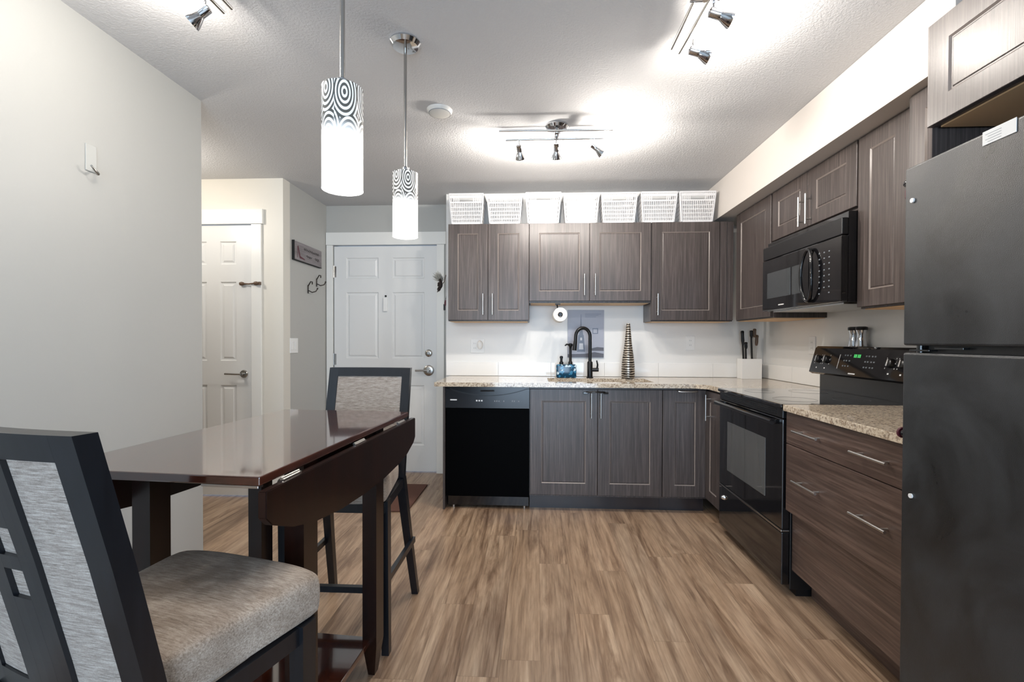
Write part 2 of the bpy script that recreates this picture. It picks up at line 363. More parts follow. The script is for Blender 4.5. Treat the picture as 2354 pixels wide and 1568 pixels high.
# wall behind the camera with the patio window
mb = MB(); mb.box(-1.733, -.90, -2.72, -2.62, 0, ZC).box(1.20, 1.85, -2.72, -2.62, 0, ZC).box(-.90, 1.20, -2.72, -2.62, 2.25, ZC)
struct('wall_back', mb, 'wall')
mb = MB()
for x in (-.90, .13, 1.15): mb.box(x, x + .05, -2.70, -2.64, .05, 2.20)
mb.box(-.9, 1.2, -2.70, -2.64, 0, .05).box(-.9, 1.2, -2.70, -2.64, 2.20, 2.25)
struct('window_1', mb, 'outside')
# baseboards
struct('baseboard_left', MB().box(-1.7325, -1.721, -2.6, 2.352, 0, .085, .002).box(-1.85, -1.721, 2.3405, 2.352, 0, .085, .002), 'trim')
struct('baseboard_hall', MB().box(-2.088, -1.921, YH - .012, YH - .0005, 0, .085, .002).box(-1.9325, -1.921, YH, YD - .001, 0, .085, .002), 'trim')
struct('baseboard_entry', MB().box(-.832, -.766, YD - .012, YD - .0005, 0, .085, .002), 'trim')
# door casings
mb = MB(); mb.box(-2.174, -2.096, YH - .018, YH - .0005, 0, 2.093, .002).box(-2.884, -2.806, YH - .018, YH - .0005, 0, 2.093, .002)
mb.box(-2.90, -2.082, YH - .024, YH - .0005, 2.094, 2.206, .002)
mb.box(-2.174, -2.165, YH, YH + .1, 0, 2.10).box(-2.815, -2.806, YH, YH + .1, 0, 2.10)
struct('trim_1', mb, 'trim')
mb = MB(); mb.box(-1.927, -1.870, YD - .018, YD - .0005, 0, 2.080, .002).box(-.906, -.838, YD - .018, YD - .0005, 0, 2.080, .002).box(-1.930, -.822, YD - .022, YD - .0005, 2.081, 2.195, .002)
struct('trim_2', mb, 'trim')

def panel_door(mp, u0, u1, z0, z1, cells, th=.035):
    """moulded six panel door leaf: flat slab, every panel sunk with a raised field"""
    us = sorted({u0, u1, *[c for a in cells for c in a[:2]]}); zs = sorted({z0, z1, *[c for a in cells for c in a[2:]]})
    mb = MB(); bm = mb.bm
    def quad(a, b_, c, d_): bm.faces.new([bm.verts.new(p) for p in (a, b_, c, d_)])
    for i in range(len(us) - 1):
        for j in range(len(zs) - 1):
            a, b_, c, d_ = us[i], us[i + 1], zs[j], zs[j + 1]
            if any(abs(a - q[0]) < 1e-6 and c > q[2] - 1e-6 and d_ < q[3] + 1e-6 for q in cells): continue
            quad(mp(a, 0, c), mp(b_, 0, c), mp(b_, 0, d_), mp(a, 0, d_))
    for (a, b_, c, d_) in cells:
        prev = None
        for i, dp in ((0, 0), (.007, -.009), (.017, -.009), (.030, -.002)):
            cur = [mp(a + i, dp, c + i), mp(b_ - i, dp, c + i), mp(b_ - i, dp, d_ - i), mp(a + i, dp, d_ - i)]
            if prev:
                for k in range(4): quad(prev[k], prev[(k + 1) % 4], cur[(k + 1) % 4], cur[k])
            prev = cur
        quad(*prev)
    c0 = [mp(u0, 0, z0), mp(u1, 0, z0), mp(u1, 0, z1), mp(u0, 0, z1)]; c1 = [mp(u0, -th, z0), mp(u1, -th, z0), mp(u1, -th, z1), mp(u0, -th, z1)]
    for k in range(4): quad(c0[k], c0[(k + 1) % 4], c1[(k + 1) % 4], c1[k])
    quad(*c1[::-1]); return mb
mp = back_map(YH + .004)
rows = [(1.79, 1.966), (1.05, 1.656), (.25, .863)]
cells = [(u, u + .127, a, b_) for u in (-2.667, -2.432) for a, b_ in rows]
o = struct('door_1', panel_door(mp, -2.803, -2.177, .012, 2.088, cells), 'door')
ROOTM[o.name] = Matrix.Identity(4)
mb = MB(); mb.lathe([(.030, 0), (.031, .006), (.027, .011), (.012, .012), (.011, .045)], (-2.245, YH + .004, .95), (0, -1, 0))
mb.tube([(-2.245, YH - .04, .95), (-2.29, YH - .043, .95), (-2.37, YH - .040, .952)], .0075)
mb.obj('door_handle', 'nickel', o, 40)
mp = back_map(YD + .012)
rows = [(1.777, 1.968), (1.045, 1.651), (.248, .80)]
cells = [(a, b_, c, d_) for a, b_ in ((-1.752, -1.452), (-1.322, -1.025)) for c, d_ in rows]
o = struct('door_2', panel_door(mp, -1.866, -.910, .010, 2.072, cells), 'door')
ROOTM[o.name] = Matrix.Identity(4)
mb = MB(); mb.lathe([(.048, 0), (.049, .006), (.040, .012), (.016, .013), (.014, .052)], (-.984, YD + .012, .937), (0, -1, 0))
mb.tube([(-.984, YD - .038, .937), (-1.03, YD - .042, .940), (-1.097, YD - .038, .938)], .009)
mb.obj('door_handle', 'nickel', o, 40)
MB().lathe([(.033, 0), (.033, .008), (.026, .014), (.012, .015), (.010, .022)], (-.984, YD + .012, 1.095), (0, -1, 0)).obj('deadbolt', 'nickel', o, 40)
MB().lathe([(.009, 0), (.009, .006)], (-1.383, YD + .012, 1.616), (0, -1, 0)).obj('peephole', 'dark', o, 40)
MB().box(-1.402, -1.366, YD - .006, YD + .012, 1.475, 1.602, .004).obj('door_chime', 'white_plastic', o)
for z in (1.84, 1.035, .25):
    mb = MB(); mb.cyl((-1.868, YD + .004, z - .055), (-1.868, YD + .004, z + .055), .007, seg=12).box(-1.866, -1.846, YD + .0085, YD + .0125, z - .05, z + .05)
    mb.obj('hinge', 'nickel', o, 40)

# brown bead latch holding the closet door
t = thing('door_latch', 'small brown wooden child safety latch across the closet door edge', 'latch', (-2.19, YH - .03, 1.64))
mb = MB(); mb.lathe([(.004, 0), (.013, .006), (.015, .02), (.011, .034), (.005, .038)], (-2.272, YH - .010, 1.64), (1, 0, 0), 16).obj('bead', 'brown_strap', t, 50)
mb = MB(); mb.lathe([(.004, 0), (.013, .006), (.015, .02), (.011, .034), (.005, .038)], (-2.145, YH - .032, 1.64), (1, 0, 0), 16).obj('bead', 'brown_strap', t, 50)
mb = MB(); mb.tube([(-2.236, YH - .010, 1.64), (-2.19, YH - .02, 1.637), (-2.143, YH - .032, 1.64)], .0055).obj('cord', 'brown_strap', t, 50)
MB().box(-2.105, -2.092, YH - .040, YH - .020, 1.628, 1.652, .002).obj('plate', 'brown_strap', t)

# tile strip behind the counter
mb = MB()
for i in range(6):
    x0 = -.762 + i * .4415
    mb.box(x0, min(x0 + .4403, 1.838), 3.909, 3.9195, .916, 1.030, .0015)
struct('trim_3', mb, 'tile')
mb = MB()
for i in range(6):
    y0 = 3.908 - i * .4415
    mb.box(1.8385, 1.8495, max(y0 - .4403, 1.52), y0, .916, 1.030, .0015)
struct('trim_4', mb, 'tile')

# ------------------------------------------------------------------ upper cabinets, back wall
UF = 3.655; UT = 2.125; BK = 3.9185
mpb = back_map(UF + .019)
def upper(label, u0, u1, z0, z1, doors, bodybot, mp=mpb, wall=None, extra=None, name='upper_cabinet', vert=True, matd='cab', loc=None, hl=.165):
    """doors: list of (u0,u1,handle_u or None, handle_z)"""
    dep = wall
    c = mp((u0 + u1) / 2, -.15, bodybot)
    t = thing(name, label, 'cabinet', c, 0, 'dark upper kitchen cabinets')
    mb = MB(); mbox(mb, mp, u0, u1, -dep, -.001, bodybot + .004, z1, .001).obj('body', 'cab', t)
    mb = MB(); mbox(mb, mp, u0 + .012, u1 - .012, -dep + .005, -.012, bodybot, bodybot + .0035).obj('bottom_panel', 'maple', t)
    for (a, b_, hu, hz) in doors:
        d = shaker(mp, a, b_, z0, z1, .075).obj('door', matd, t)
        if hu is not None: bar_handle(mp, hu, hz, hl, True, 'handle', d)
    return t
D1 = BK - (UF + .019)
upper('dark two-door upper cabinet at the left end beside the entry door', -.699, -.0615, 1.372, UT, [(-.697, -.3845, -.419, 1.495), (-.3815, -.0635, -.345, 1.495)], 1.360, wall=D1)
upper('shorter dark two-door upper cabinet above the sink', -.0605, .8785, 1.522, UT, [(-.0585, .406, .367, 1.645), (.409, .8765, .450, 1.645)], 1.503, wall=D1)
t = upper('dark single-door upper cabinet in the corner right of the vase', .8795, 1.4995, 1.372, UT, [(.8835, 1.394, .925, 1.492)], 1.360, wall=D1)
mb = MB(); mbox(mb, mpb, 1.398, 1.447, 0, .019, 1.372, UT, .001).obj('filler_strip', 'cab', t)
mb = MB(); mbox(mb, mpb, 1.451, 1.4995, 0, .012, 1.372, UT, .001).obj('filler_strip', 'cab', t)

# upper cabinets, right wall (u = world y)
mpr = right_map(1.519)
DR = 1.8485 - 1.519
RT = 2.158
t = upper('dark single-door upper cabinet between the corner and the microwave', 3.081, 3.650, 1.372, RT, [(3.092, 3.610, None, 0)], 1.360, mpr, DR)
t = upper('short dark two-door cabinet directly above the microwave', 2.285, 3.079, 1.850, RT, [(2.684, 3.077, 2.722, 1.940), (2.287, 2.681, 2.652, 1.940)], 1.832, mpr, DR)
t = upper('tall dark upper cabinet right of the microwave', 1.974, 2.277, 1.372, RT, [(1.976, 2.275, None, 0)], 1.360, mpr, DR)
t = upper('dark upper cabinet set forward next to the refrigerator cabinet', 1.512, 1.905, 1.372, RT, [(1.514, 1.903, None, 0)], 1.360, right_map(1.462), 1.8485 - 1.462)
# over the fridge
mpf = right_map(1.199)
t = thing('fridge_cabinet', 'grey-brown cabinet above the black refrigerator', 'cabinet', (1.5, 1.0, 1.857), 0, 'dark upper kitchen cabinets')
mbox(MB(), mpf, .56, 1.490, -.649, -.001, 1.862, 2.162, .001).obj('body', 'cab', t)
mbox(MB(), mpf, .575, 1.478, -.64, -.014, 1.857, 1.8615).obj('bottom_panel', 'maple', t)
shaker(mpf, .562, 1.488, 1.859, 2.162, .072).obj('door', 'cab', t)
tag(MB().box(1.199, 1.8485, 1.4915, 1.5095, 0, 2.160, .001).obj('gable_panel', 'cab_matte'), 'tall dark gable panel on the far side of the refrigerator', 'panel')

# ------------------------------------------------------------------ base cabinets, back wall
BF = 3.31; mpB = back_map(BF + .019); DB = BK - (BF + .019)
def base(label, u0, u1, mp, dep, kick=True, kz=.105, hollow=False):
    c = mp((u0 + u1) / 2, -.25, 0)
    t = thing('base_cabinet', label, 'cabinet', c, 0, 'dark base kitchen cabinets')
    mb = MB()
    if hollow:
        mbox(mb, mp, u0, u0 + .018, -dep, -.001, kz, .882); mbox(mb, mp, u1 - .018, u1, -dep, -.001, kz, .882); mbox(mb, mp, u0 + .018, u1 - .018, -dep, -.001, kz, kz + .018)
        mbox(mb, mp, u0 + .018, u1 - .018, -dep, -dep + .012, kz + .018, .882); mbox(mb, mp, u0 + .018, u1 - .018, -.020, -.001, .80, .882)
    else: mbox(mb, mp, u0, u1, -dep, -.001, kz, .882, .001)
    mb.obj('body', 'cab', t)
    if kick: mbox(MB(), mp, u0, u1, -.070, -.058, 0, kz, 0).obj('toe_kick', 'kick', t)
    return t
t = base('wide dark two-door base cabinet under the sink', -.0475, .8800, mpB, DB, hollow=True)
for a, b_, h_ in ((-.0455, .4295, .384), (.4325, .8785, .449)):
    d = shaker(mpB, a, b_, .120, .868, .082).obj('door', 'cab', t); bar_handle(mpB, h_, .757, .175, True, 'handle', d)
t = base('narrow dark base cabinet with a handle along its top edge', .8810, 1.1895, mpB, DB)
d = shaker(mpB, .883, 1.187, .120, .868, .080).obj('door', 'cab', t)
mb = MB(); mb.tube([mpB(.982, .018, .868), mpB(.984, .045, .862), mpB(1.0, .048, .860), mpB(1.095, .048, .860), mpB(1.111, .045, .862), mpB(1.113, .018, .868)], .0045); mb.obj('handle', 'steel', d, 50)
# blind corner base on the right run
mpR = right_map(1.194)
t = thing('base_cabinet', 'sliver of dark base cabinet between the corner and the stove', 'cabinet', (1.5, 3.17, 0), 0, 'dark base kitchen cabinets')
mbox(MB(), mpR, 3.036, 3.326, -.655, -.001, .105, .882).obj('body', 'cab', t)
mbox(MB(), mpR, 3.036, 3.326, -.115, -.095, 0, .105).obj('toe_kick', 'kick', t)
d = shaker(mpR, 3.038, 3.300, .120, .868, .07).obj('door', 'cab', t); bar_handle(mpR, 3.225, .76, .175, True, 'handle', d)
# gable left of the dishwasher
tag(MB().box(-.668, -.6525, BF - .002, BK, 0, .882, .001).obj('end_panel', 'cab'), 'thin dark end panel left of the dishwasher', 'panel')

# drawers right of the stove
t = thing('drawer_cabinet', 'dark base cabinet with wide drawers between stove and refrigerator', 'cabinet', (1.5, 1.9, 0), 0, 'dark base kitchen cabinets')
mpD = right_map(1.194)
mbox(MB(), mpD, 1.513, 2.2605, -.654, -.045, .128, .882, .001).obj('body', 'cabh', t)
mbox(MB(), mpD, 1.513, 2.2605, -.120, -.105, 0, .127).obj('toe_kick', 'cabh', t)
for z0, z1, hz in ((.7345, .880, .808), (.418, .7305, .583)):
    d = mbox(MB(), mpD, 1.515, 2.2585, -.044, .019, z0, z1, .0015).obj('drawer', 'cabh', t)
    for u in (2.065, 1.680): bar_handle(mpD, u, hz, .180, False, 'handle', d)
mbox(MB(), mpD, 1.515, 2.2585, -.044, -.012, .132, .415, .0015).obj('drawer', 'cabh', t)

# countertops
mb = MB(); Z0, Z1 = .8845, .914
mb.box(-.725, .085, 3.28, 3.9185, Z0, Z1).box(.843, 1.8485, 3.28, 3.9185, Z0, Z1).box(.085, .843, 3.28, 3.40, Z0, Z1).box(.085, .843, 3.725, 3.9185, Z0, Z1)
mb.box(1.165, 1.8485, 3.034, 3.28, Z0, Z1).hexa([(1.095, 3.28, Z0), (1.165, 3.28, Z0), (1.165, 3.215, Z0)], [(1.095, 3.28, Z1), (1.165, 3.28, Z1), (1.165, 3.215, Z1)])
tag(mb.obj('countertop', 'granite'), 'speckled beige granite countertop along the back wall with the sink', 'countertop')
tag(MB().box(1.160, 1.8485, 1.512, 2.2615, Z0, Z1, .002).obj('countertop', 'granite'), 'short beige granite countertop over the drawers between stove and refrigerator', 'countertop')
# sink
t = thing('kitchen_sink', 'steel undermount sink sunk in the granite counter', 'sink', (.47, 3.56, .70))
mb = MB(); mb.box(.072, .076, 3.390, 3.735, .70, .8835).box(.852, .856, 3.390, 3.735, .70, .8835).box(.076, .852, 3.390, 3.394, .70, .8835).box(.076, .852, 3.731, 3.735, .70, .8835).box(.076, .852, 3.394, 3.731, .70, .704)
mb.obj('basin', 'sink', t); MB().cyl((.47, 3.56, .7045), (.47, 3.56, .709), .045).obj('drain', 'chrome', t, 40)

# ------------------------------------------------------------------ dishwasher
t = thing('dishwasher', 'black built-in dishwasher at the left end of the counter', 'dishwasher', (-.35, 3.6, 0))
MB().box(-.6505, -.0495, 3.345, 3.905, .10, .880).obj('body', 'black_satin', t)
MB().box(-.6485, -.0515, 3.318, 3.344, .095, .726, .004).obj('door', 'dw_door', t)
p = MB()
# control panel with an arched pocket under its top edge
n = 28; X0, X1 = -.6485, -.0515
def arc(u): return .868 - .052 * math.sin(PI * min(max((u - .03) / .94, 0), 1)) ** .8
for i in range(n):
    a, b_ = i / n, (i + 1) / n; xa, xb = X0 + (X1 - X0) * a, X0 + (X1 - X0) * b_
    p.hexa([(xa, 3.306, .730), (xb, 3.306, .730), (xb, 3.344, .730), (xa, 3.344, .730)], [(xa, 3.306, arc(a)), (xb, 3.306, arc(b_)), (xb, 3.344, arc(b_)), (xa, 3.344, arc(a))])
p.box(X0, X1, 3.310, 3.344, .8705, .880).box(X0, X1, 3.335, 3.344, .80, .8705)
c_ = p.obj('control_panel', 'dishwasher_panel', t)
MB().box(-.40, -.30, 3.312, 3.334, .848, .858, .003).obj('latch', 'black_gloss', c_)
mb = MB(); mb.box(-.615, -.567, 3.3052, 3.3062, .784, .792).box(-.43, -.419, 3.3052, 3.3062, .778, .788).box(-.412, -.401, 3.3052, 3.3062, .778, .788).box(-.394, -.383, 3.3052, 3.3062, .778, .788)
mb.obj('panel_print', 'white_mark', c_)
mb = MB()
for x in (-.30, -.285, -.27, -.235, -.175, -.16, -.13): mb.box(x, x + .008, 3.3052, 3.3062, .776, .786)
mb.obj('panel_print', 'grey_mark', c_)
MB().box(-.640, -.052, 3.350, 3.362, .020, .092, .003).obj('kick_plate', 'black_gloss', t)
for x in (-.60, -.085): MB().cyl((x, 3.375, 0), (x, 3.375, .05), .012).obj('foot', 'steel', t, 40)

# child lock strap over the sink cabinet handles
t = thing('cabinet_lock', 'small black child lock across the sink cabinet door tops', 'lock', (.41, 3.26, .84))
for xa in (.327, .468): MB().box(xa, xa + .035, 3.2955, 3.3095, .838, .852, .003).obj('pad', 'black_gloss', t)
MB().tube([(.350, 3.300, .850), (.372, 3.290, .852), (.41, 3.286, .853), (.455, 3.290, .852), (.48, 3.300, .850)], .0055).obj('strap', 'black_gloss', t, 50)

# ------------------------------------------------------------------ stove
t = thing('stove', 'black freestanding electric stove with glass cooktop', 'stove', (1.5, 2.65, 0))
SY0, SY1 = 2.2645, 3.0315
MB().box(1.20, 1.838, SY0, SY1, .035, .894, .003).obj('body', 'black_satin', t)
o = MB().box(1.150, 1.770, SY0, SY1, .8945, .9145, .006, 3).obj('cooktop', 'black_glass', t)
for (x, y, r) in ((1.32, 2.46, .10), (1.32, 2.84, .08), (1.60, 2.46, .08), (1.60, 2.84, .10)):
    MB().tube([(x + r * math.cos(a * PI / 24), y + r * math.sin(a * PI / 24), .9146) for a in range(48)], .0005, 4, True).obj('burner_ring', 'ring_mark', o)
# vent strip
mb = MB(); mb.box(1.164, 1.1995, SY0 + .006, SY1 - .006, .846, .8935, .003); v = mb.obj('vent_strip', 'black_satin', t)
mb = MB()
for k in range(3): mb.box(1.1615, 1.1645, SY0 + .06, SY1 - .06, .862 + k * .009, .866 + k * .009)
mb.obj('louvre', 'black_gloss', v)
d = MB().box(1.163, 1.1995, SY0 + .004, SY1 - .004, .318, .843, .004).obj('oven_door', 'black_gloss', t)
MB().box(1.1612, 1.1635, 2.43, 2.905, .425, .722, .001).obj('oven_window', 'oven_window', d)
mb = MB(); mb.tube([(1.128, SY0 + .03, .826), (1.128, SY1 - .03, .826)], .0135)
for y in (SY0 + .05, SY1 - .05): mb.box(1.128, 1.165, y - .014, y + .014, .815, .837, .003)
mb.obj('handle', 'black_gloss', d, 50)
MB().box(1.1605, 1.1995, SY0 + .004, SY1 - .004, .306, .3165, .002).obj('chrome_trim', 'nickel', t)
d = MB().box(1.163, 1.1995, SY0 + .004, SY1 - .004, .055, .304, .004).obj('storage_drawer', 'black_gloss', t)
mb = MB(); mb.lathe([(.016, 0), (.014, .01), (.006, .02)], (1.1632, 2.945, .245), (-1, 0, 0), 16); mb.obj('drawer_lock', 'chrome', d, 50)
MB().box(1.235, 1.80, SY0 + .01, SY1 - .01, .0, .034).obj('base', 'black_satin', t)
MB().box(1.7715, 1.838, SY0 + .012, SY1 - .012, .8945, 1.010, .002).obj('riser', 'black_satin', t)
mb = MB(); prof = [(1.838, 1.0105), (1.742, 1.0105), (1.722, 1.022), (1.762, 1.170), (1.776, 1.182), (1.838, 1.182)]
mb.hexa([(x, SY0 + .002, z) for x, z in prof], [(x, SY1 + .018, z) for x, z in prof]); con = mb.obj('control_console', 'black_gloss', t)
def on_con(y, s, out=0):  # point on the slanted face, s = 0 bottom .. 1 top
    a = Vector((1.722, y, 1.022)); c2 = Vector((1.762, y, 1.170)); n_ = Vector((-.148, 0, .040)).normalized(); return a + (c2 - a) * s + n_ * out
nn = Vector((-.148, 0, .040)).normalized()
for y in (2.985, 2.905, 2.395, 2.315):
    k = MB(); k.lathe([(.024, 0), (.022, .014), (.019, .017)], on_con(y, .55), nn, 24); k = k.obj('knob', 'black_satin', con, 50)
    mk = MB(); a = on_con(y, .55, .0182); upv = Vector((.040, 0, .148)).normalized(); sd = Vector((0, 1, 0))
    mk.hexa([a + upv * .017 * s1 + sd * .0022 * s2 for s1, s2 in ((-1, -1), (-1, 1), (1, 1), (1, -1))], [a + nn * .003 + upv * .017 * s1 + sd * .0022 * s2 for s1, s2 in ((-1, -1), (-1, 1), (1, 1), (1, -1))])
    mk.obj('pointer', 'white_mark', k)
def con_rect(mb, y, s, wy, ws, th=.0008):
    upv = Vector((.040, 0, .148)); sd = Vector((0, 1, 0)); a = on_con(y, s, .0002)
    q = [a + upv * ws / 2 * s1 + sd * wy / 2 * s2 for s1, s2 in ((-1, -1), (-1, 1), (1, 1), (1, -1))]
    mb.hexa(q, [p_ + nn * th for p_ in q])
mb = MB()
for y in (2.985, 2.905, 2.395, 2.315):
    con_rect(mb, y - .0, .20, .010, .05)
    for da in (-.031, .031):
        for s in (.38, .55, .72): con_rect(mb, y + da, s, .003, .04)
con_rect(mb, 2.79, .5, .004, .55); con_rect(mb, 2.655, .08, .055, .045)
mb.obj('console_print', 'white_mark', con)
mb = MB()
for r_ in (.75, .55, .35):
    for y in (2.745, 2.725, 2.70, 2.575, 2.555, 2.53, 2.51): con_rect(mb, y, r_, .011, .05)
mb.obj('console_print', 'grey_mark', con)
mb = MB()
for y in (2.668, 2.655, 2.638, 2.625): con_rect(mb, y, .74, .009, .12)
mb.obj('clock_digits', 'green_led', con)

# ------------------------------------------------------------------ microwave
t = thing('microwave', 'black over-the-range microwave under the short cabinet', 'microwave', (1.6, 2.66, 1.39))
MY0, MY1 = 2.279, 3.048
MB().box(1.462, 1.8485, MY0, MY1, 1.398, 1.826, .002).obj('body', 'black_gloss', t)
MB().box(1.432, 1.4615, MY0, MY1, 1.716, 1.796, .004).obj('vent_grille', 'black_satin', t)
d = MB().box(1.430, 1.4615, MY0, MY1, 1.400, 1.712, .004).obj('door', 'black_gloss', t)
mb = MB(); mb.box(1.4288, 1.4303, 2.72, 2.985, 1.475, 1.630, .0005).obj('window', 'micro_window', d)
mb = MB(); mb.box(1.4288, 1.4303, 2.600, 2.705, 1.475, 1.630, .0005).obj('window', 'micro_window', d)
pts = [Vector((1.43 - .035 * math.sin(PI * k / 12) ** .6 - .002, 2.535 + .018 * math.cos(2 * PI * k / 24), 1.425 + .265 * k / 12)) for k in range(13)]
mb = MB()
ov = []
for k in range(28):
    a = 2 * PI * k / 28; ov.append((1.405 + .010 * abs(math.sin(a)) ** 2, 2.525 + .050 * math.cos(a), 1.557 + .135 * math.sin(a)))
mb.tube(ov, .0085, 10, True); mb.cyl((1.412, 2.525, 1.69), (1.431, 2.525, 1.69), .008).cyl((1.412, 2.525, 1.424), (1.431, 2.525, 1.424), .008)
mb.obj('handle', 'black_gloss', d, 50)
mb = MB()
for i in range(3):
    for j in range(8):
        if j == 7 and i == 1: continue
        y = 2.450 - i * .040; z = 1.655 - j * .029; mb.box(1.4290, 1.4302, y - .005, y + .005, z - .003, z + .003)
mb.obj('keypad_print', 'grey_mark', d)
MB().box(1.4290, 1.4302, 2.79, 2.85, 1.425, 1.431).obj('badge', 'white_mark', d)
MB().box(1.475, 1.84, 2.33, 3.0, 1.392, 1.3975).obj('underside_panel', 'steel', t)

# ------------------------------------------------------------------ refrigerator
t = thing('refrigerator', 'large black pebbled top-freezer refrigerator at the right edge', 'refrigerator', (1.45, 1.0, 0))
FY0, FY1 = .62, 1.398
MB().box(1.115, 1.835, FY0, FY1 - .004, .03, 1.690, .004).obj('body', 'fridge', t)
o = MB().box(1.050, 1.1135, FY0, FY1, 1.200, 1.703, .006, 3).obj('freezer_door', 'fridge', t)
MB().lathe([(.0065, 0), (.0065, .004)], (1.0498, 1.367, 1.606), (-1, 0, 0), 16).obj('hole_cap', 'white_plastic', o, 50)
MB().tube([(1.05, FY0 + .05, 1.24), (1.01, FY0 + .05, 1.27), (1.01, FY0 + .05, 1.55), (1.05, FY0 + .05, 1.58)], .013).obj('handle', 'black_satin', o, 50)
o = MB().box(1.050, 1.1135, FY0, FY1, .085, 1.180, .006, 3).obj('refrigerator_door', 'fridge', t)
MB().lathe([(.0065, 0), (.0065, .004)], (1.0498, 1.360, .779), (-1, 0, 0), 16).obj('hole_cap', 'white_plastic', o, 50)
MB().tube([(1.05, FY0 + .05, .60), (1.01, FY0 + .05, .63), (1.01, FY0 + .05, 1.10), (1.05, FY0 + .05, 1.13)], .013).obj('handle', 'black_satin', o, 50)
mb = MB(); mb.box(1.062, 1.115, FY1 - .075, FY1 - .008, 1.184, 1.189, .001).box(1.068, 1.112, FY1 - .17, FY1 - .085, 1.1905, 1.196, .001).cyl((1.075, FY1 - .03, 1.178), (1.075, FY1 - .03, 1.202), .008)
mb.obj('hinge', 'black_gloss', t)
MB().box(1.085, 1.12, FY0 + .01, FY1 - .02, 1.175, 1.205).obj('centre_rail', 'black_satin', t)
MB().box(1.07, 1.80, FY0 + .01, FY1 - .01, 0, .0295).obj('base_grille', 'black_satin', t)
# paper label folded over the top edge of the freezer door
mb = MB(); mb.box(1.0485, 1.0497, 1.085, 1.163, 1.672, 1.704)
lb = tag(mb.obj('paper_label', 'paper'), 'small white printed paper label on the top edge of the freezer door', 'label'); ROOTM[lb.name] = Matrix.Identity(4)
mb = MB()
for k in range(4): mb.box(1.0482, 1.0486, 1.118, 1.156 - .006 * (k % 2), 1.695 - k * .006, 1.6958 - k * .006)
mb.obj('label_print', 'grey_mark', lb)
# magnets on the far side of the fridge
def magnet(z, label, x=1.068):
    t = thing('fridge_magnet', label, 'magnet', (x, FY1, z), 0)
    MB().lathe([(.013, 0), (.014, .012), (.009, .022)], (x + .002, FY1 - .001, z), (0, 1, 0), 16).obj('clip', 'black_gloss', t, 50)
    return t
m1 = magnet(1.668, 'black magnet with a hanging red tab high on the refrigerator side')
MB().box(1.062, 1.078, FY1 + .004, FY1 + .018, 1.622, 1.652, .005).obj('tab', 'burgundy', m1)
m2 = magnet(.945, 'round dark red magnet low on the refrigerator side')
MB().lathe([(.014, 0), (.016, .004), (.010, .010)], (1.07, FY1 + .0210, .945), (0, 1, 0), 20).obj('cap', 'burgundy', m2, 50)

# ------------------------------------------------------------------ baskets on the upper cabinets
def basket_mesh(w_=.255, d_=.235, h=.225, slot=True, dense=18):
    mb = MB(); wb, db = w_ - .040, d_ - .04
    def P(sx, sy, f): # corner position on the tapering wall, f height fraction
        return (sx * (wb + (w_ - wb) * f) / 2, sy * (db + (d_ - db) * f) / 2, h * f)
    t_ = .0035
    def bar(a, b_, nrm, th=t_, wd=.0035, ax=None):
        a, b_ = Vector(a), Vector(b_); n_ = Vector(nrm) * th; s = (b_ - a).cross(Vector(nrm)).normalized() * wd
        q = [a - s, a + s, a + s - n_, a - s - n_]; e = [b_ - s, b_ + s, b_ + s - n_, b_ - s - n_]; mb.hexa(q, e)
    for (s0, s1, nrm) in (((-1, -1), (1, -1), (0, -1, 0)), ((1, 1), (-1, 1), (0, 1, 0)), ((1, -1), (1, 1), (1, 0, 0)), ((-1, 1), (-1, -1), (-1, 0, 0))):
        n = dense if abs(nrm[1]) else dense - 3
        for i in range(n + 1):
            f = i / n
            def L(hf): 
                a, b_ = Vector(P(*s0, hf)), Vector(P(*s1, hf)); return a.lerp(b_, f)
            topf = 1.0
            if slot and abs(nrm[1]) and .33 < f < .67:
                bar(L(.02), L(.74), nrm); bar(L(.87), L(.98), nrm); continue
            bar(L(.02), L(.98), nrm, wd=.0062 if i in (0, n) else .0035)
        for hf, wd in ((.03, .010), (.17, .0035), (.30, .0035), (.43, .0035), (.56, .0035), (.72, .006)):
            bar(P(*s0, hf), P(*s1, hf), nrm, th=.003, wd=wd)
        bar(P(*s0, .90), P(*s1, .90), nrm, th=.003, wd=.010)
        bar(Vector(P(*s0, .985)) + Vector(nrm) * .004, Vector(P(*s1, .985)) + Vector(nrm) * .004, nrm, th=.009, wd=.006)
    q = [P(-1, -1, .01), P(1, -1, .01), P(1, 1, .01), P(-1, 1, .01)]
    mb.hexa([(x, y, 0) for x, y, z in q], [(x, y, .004) for x, y, z in q]); return mb
bs = [(-.5565, .215 + .012, 'white plastic basket at the left end of the row on the cabinets', 1), (-.254, .218, 'white plastic basket second from the left on the cabinets', 0),
      (.0475, .229, 'whitest plainest-looking basket, third from the left on the cabinets', 1), (.3415, .218, 'white basket in the middle of the row of seven on the cabinets', 0),
      (.6335, .219, 'white basket third from the right on the cabinet tops', 1), (.9375, .222, 'white basket second from the right on the cabinet tops', 1), (1.2275, .222, 'white basket at the right end, touching the soffit corner', 1)]
for i, (x, h, lb, sl) in enumerate(bs):
    ztop = 2.1275
    o = basket_mesh(.270, .225, h + .008, bool(sl)).obj('storage_basket', 'basket'); o.location = (x, 3.768, ztop)
    tag(o, lb, 'basket', 'white baskets on top of the upper cabinets')
    if i not in (2, 3): continue
    lin = MB(); wb = .270 - .058; 
    q0 = [(-wb / 2, -.088, .005), (wb / 2, -.088, .005), (wb / 2, .088, .005), (-wb / 2, .088, .005)]; s_ = h * .80
    q1 = [(-wb / 2 - .014, -.100, s_), (wb / 2 + .014, -.100, s_), (wb / 2 + .014, .100, s_), (-wb / 2 - .014, .100, s_)]
    ROOTM[o.name] = Matrix.Identity(4); lin.hexa(q0, q1).obj('liner', 'paper', o)

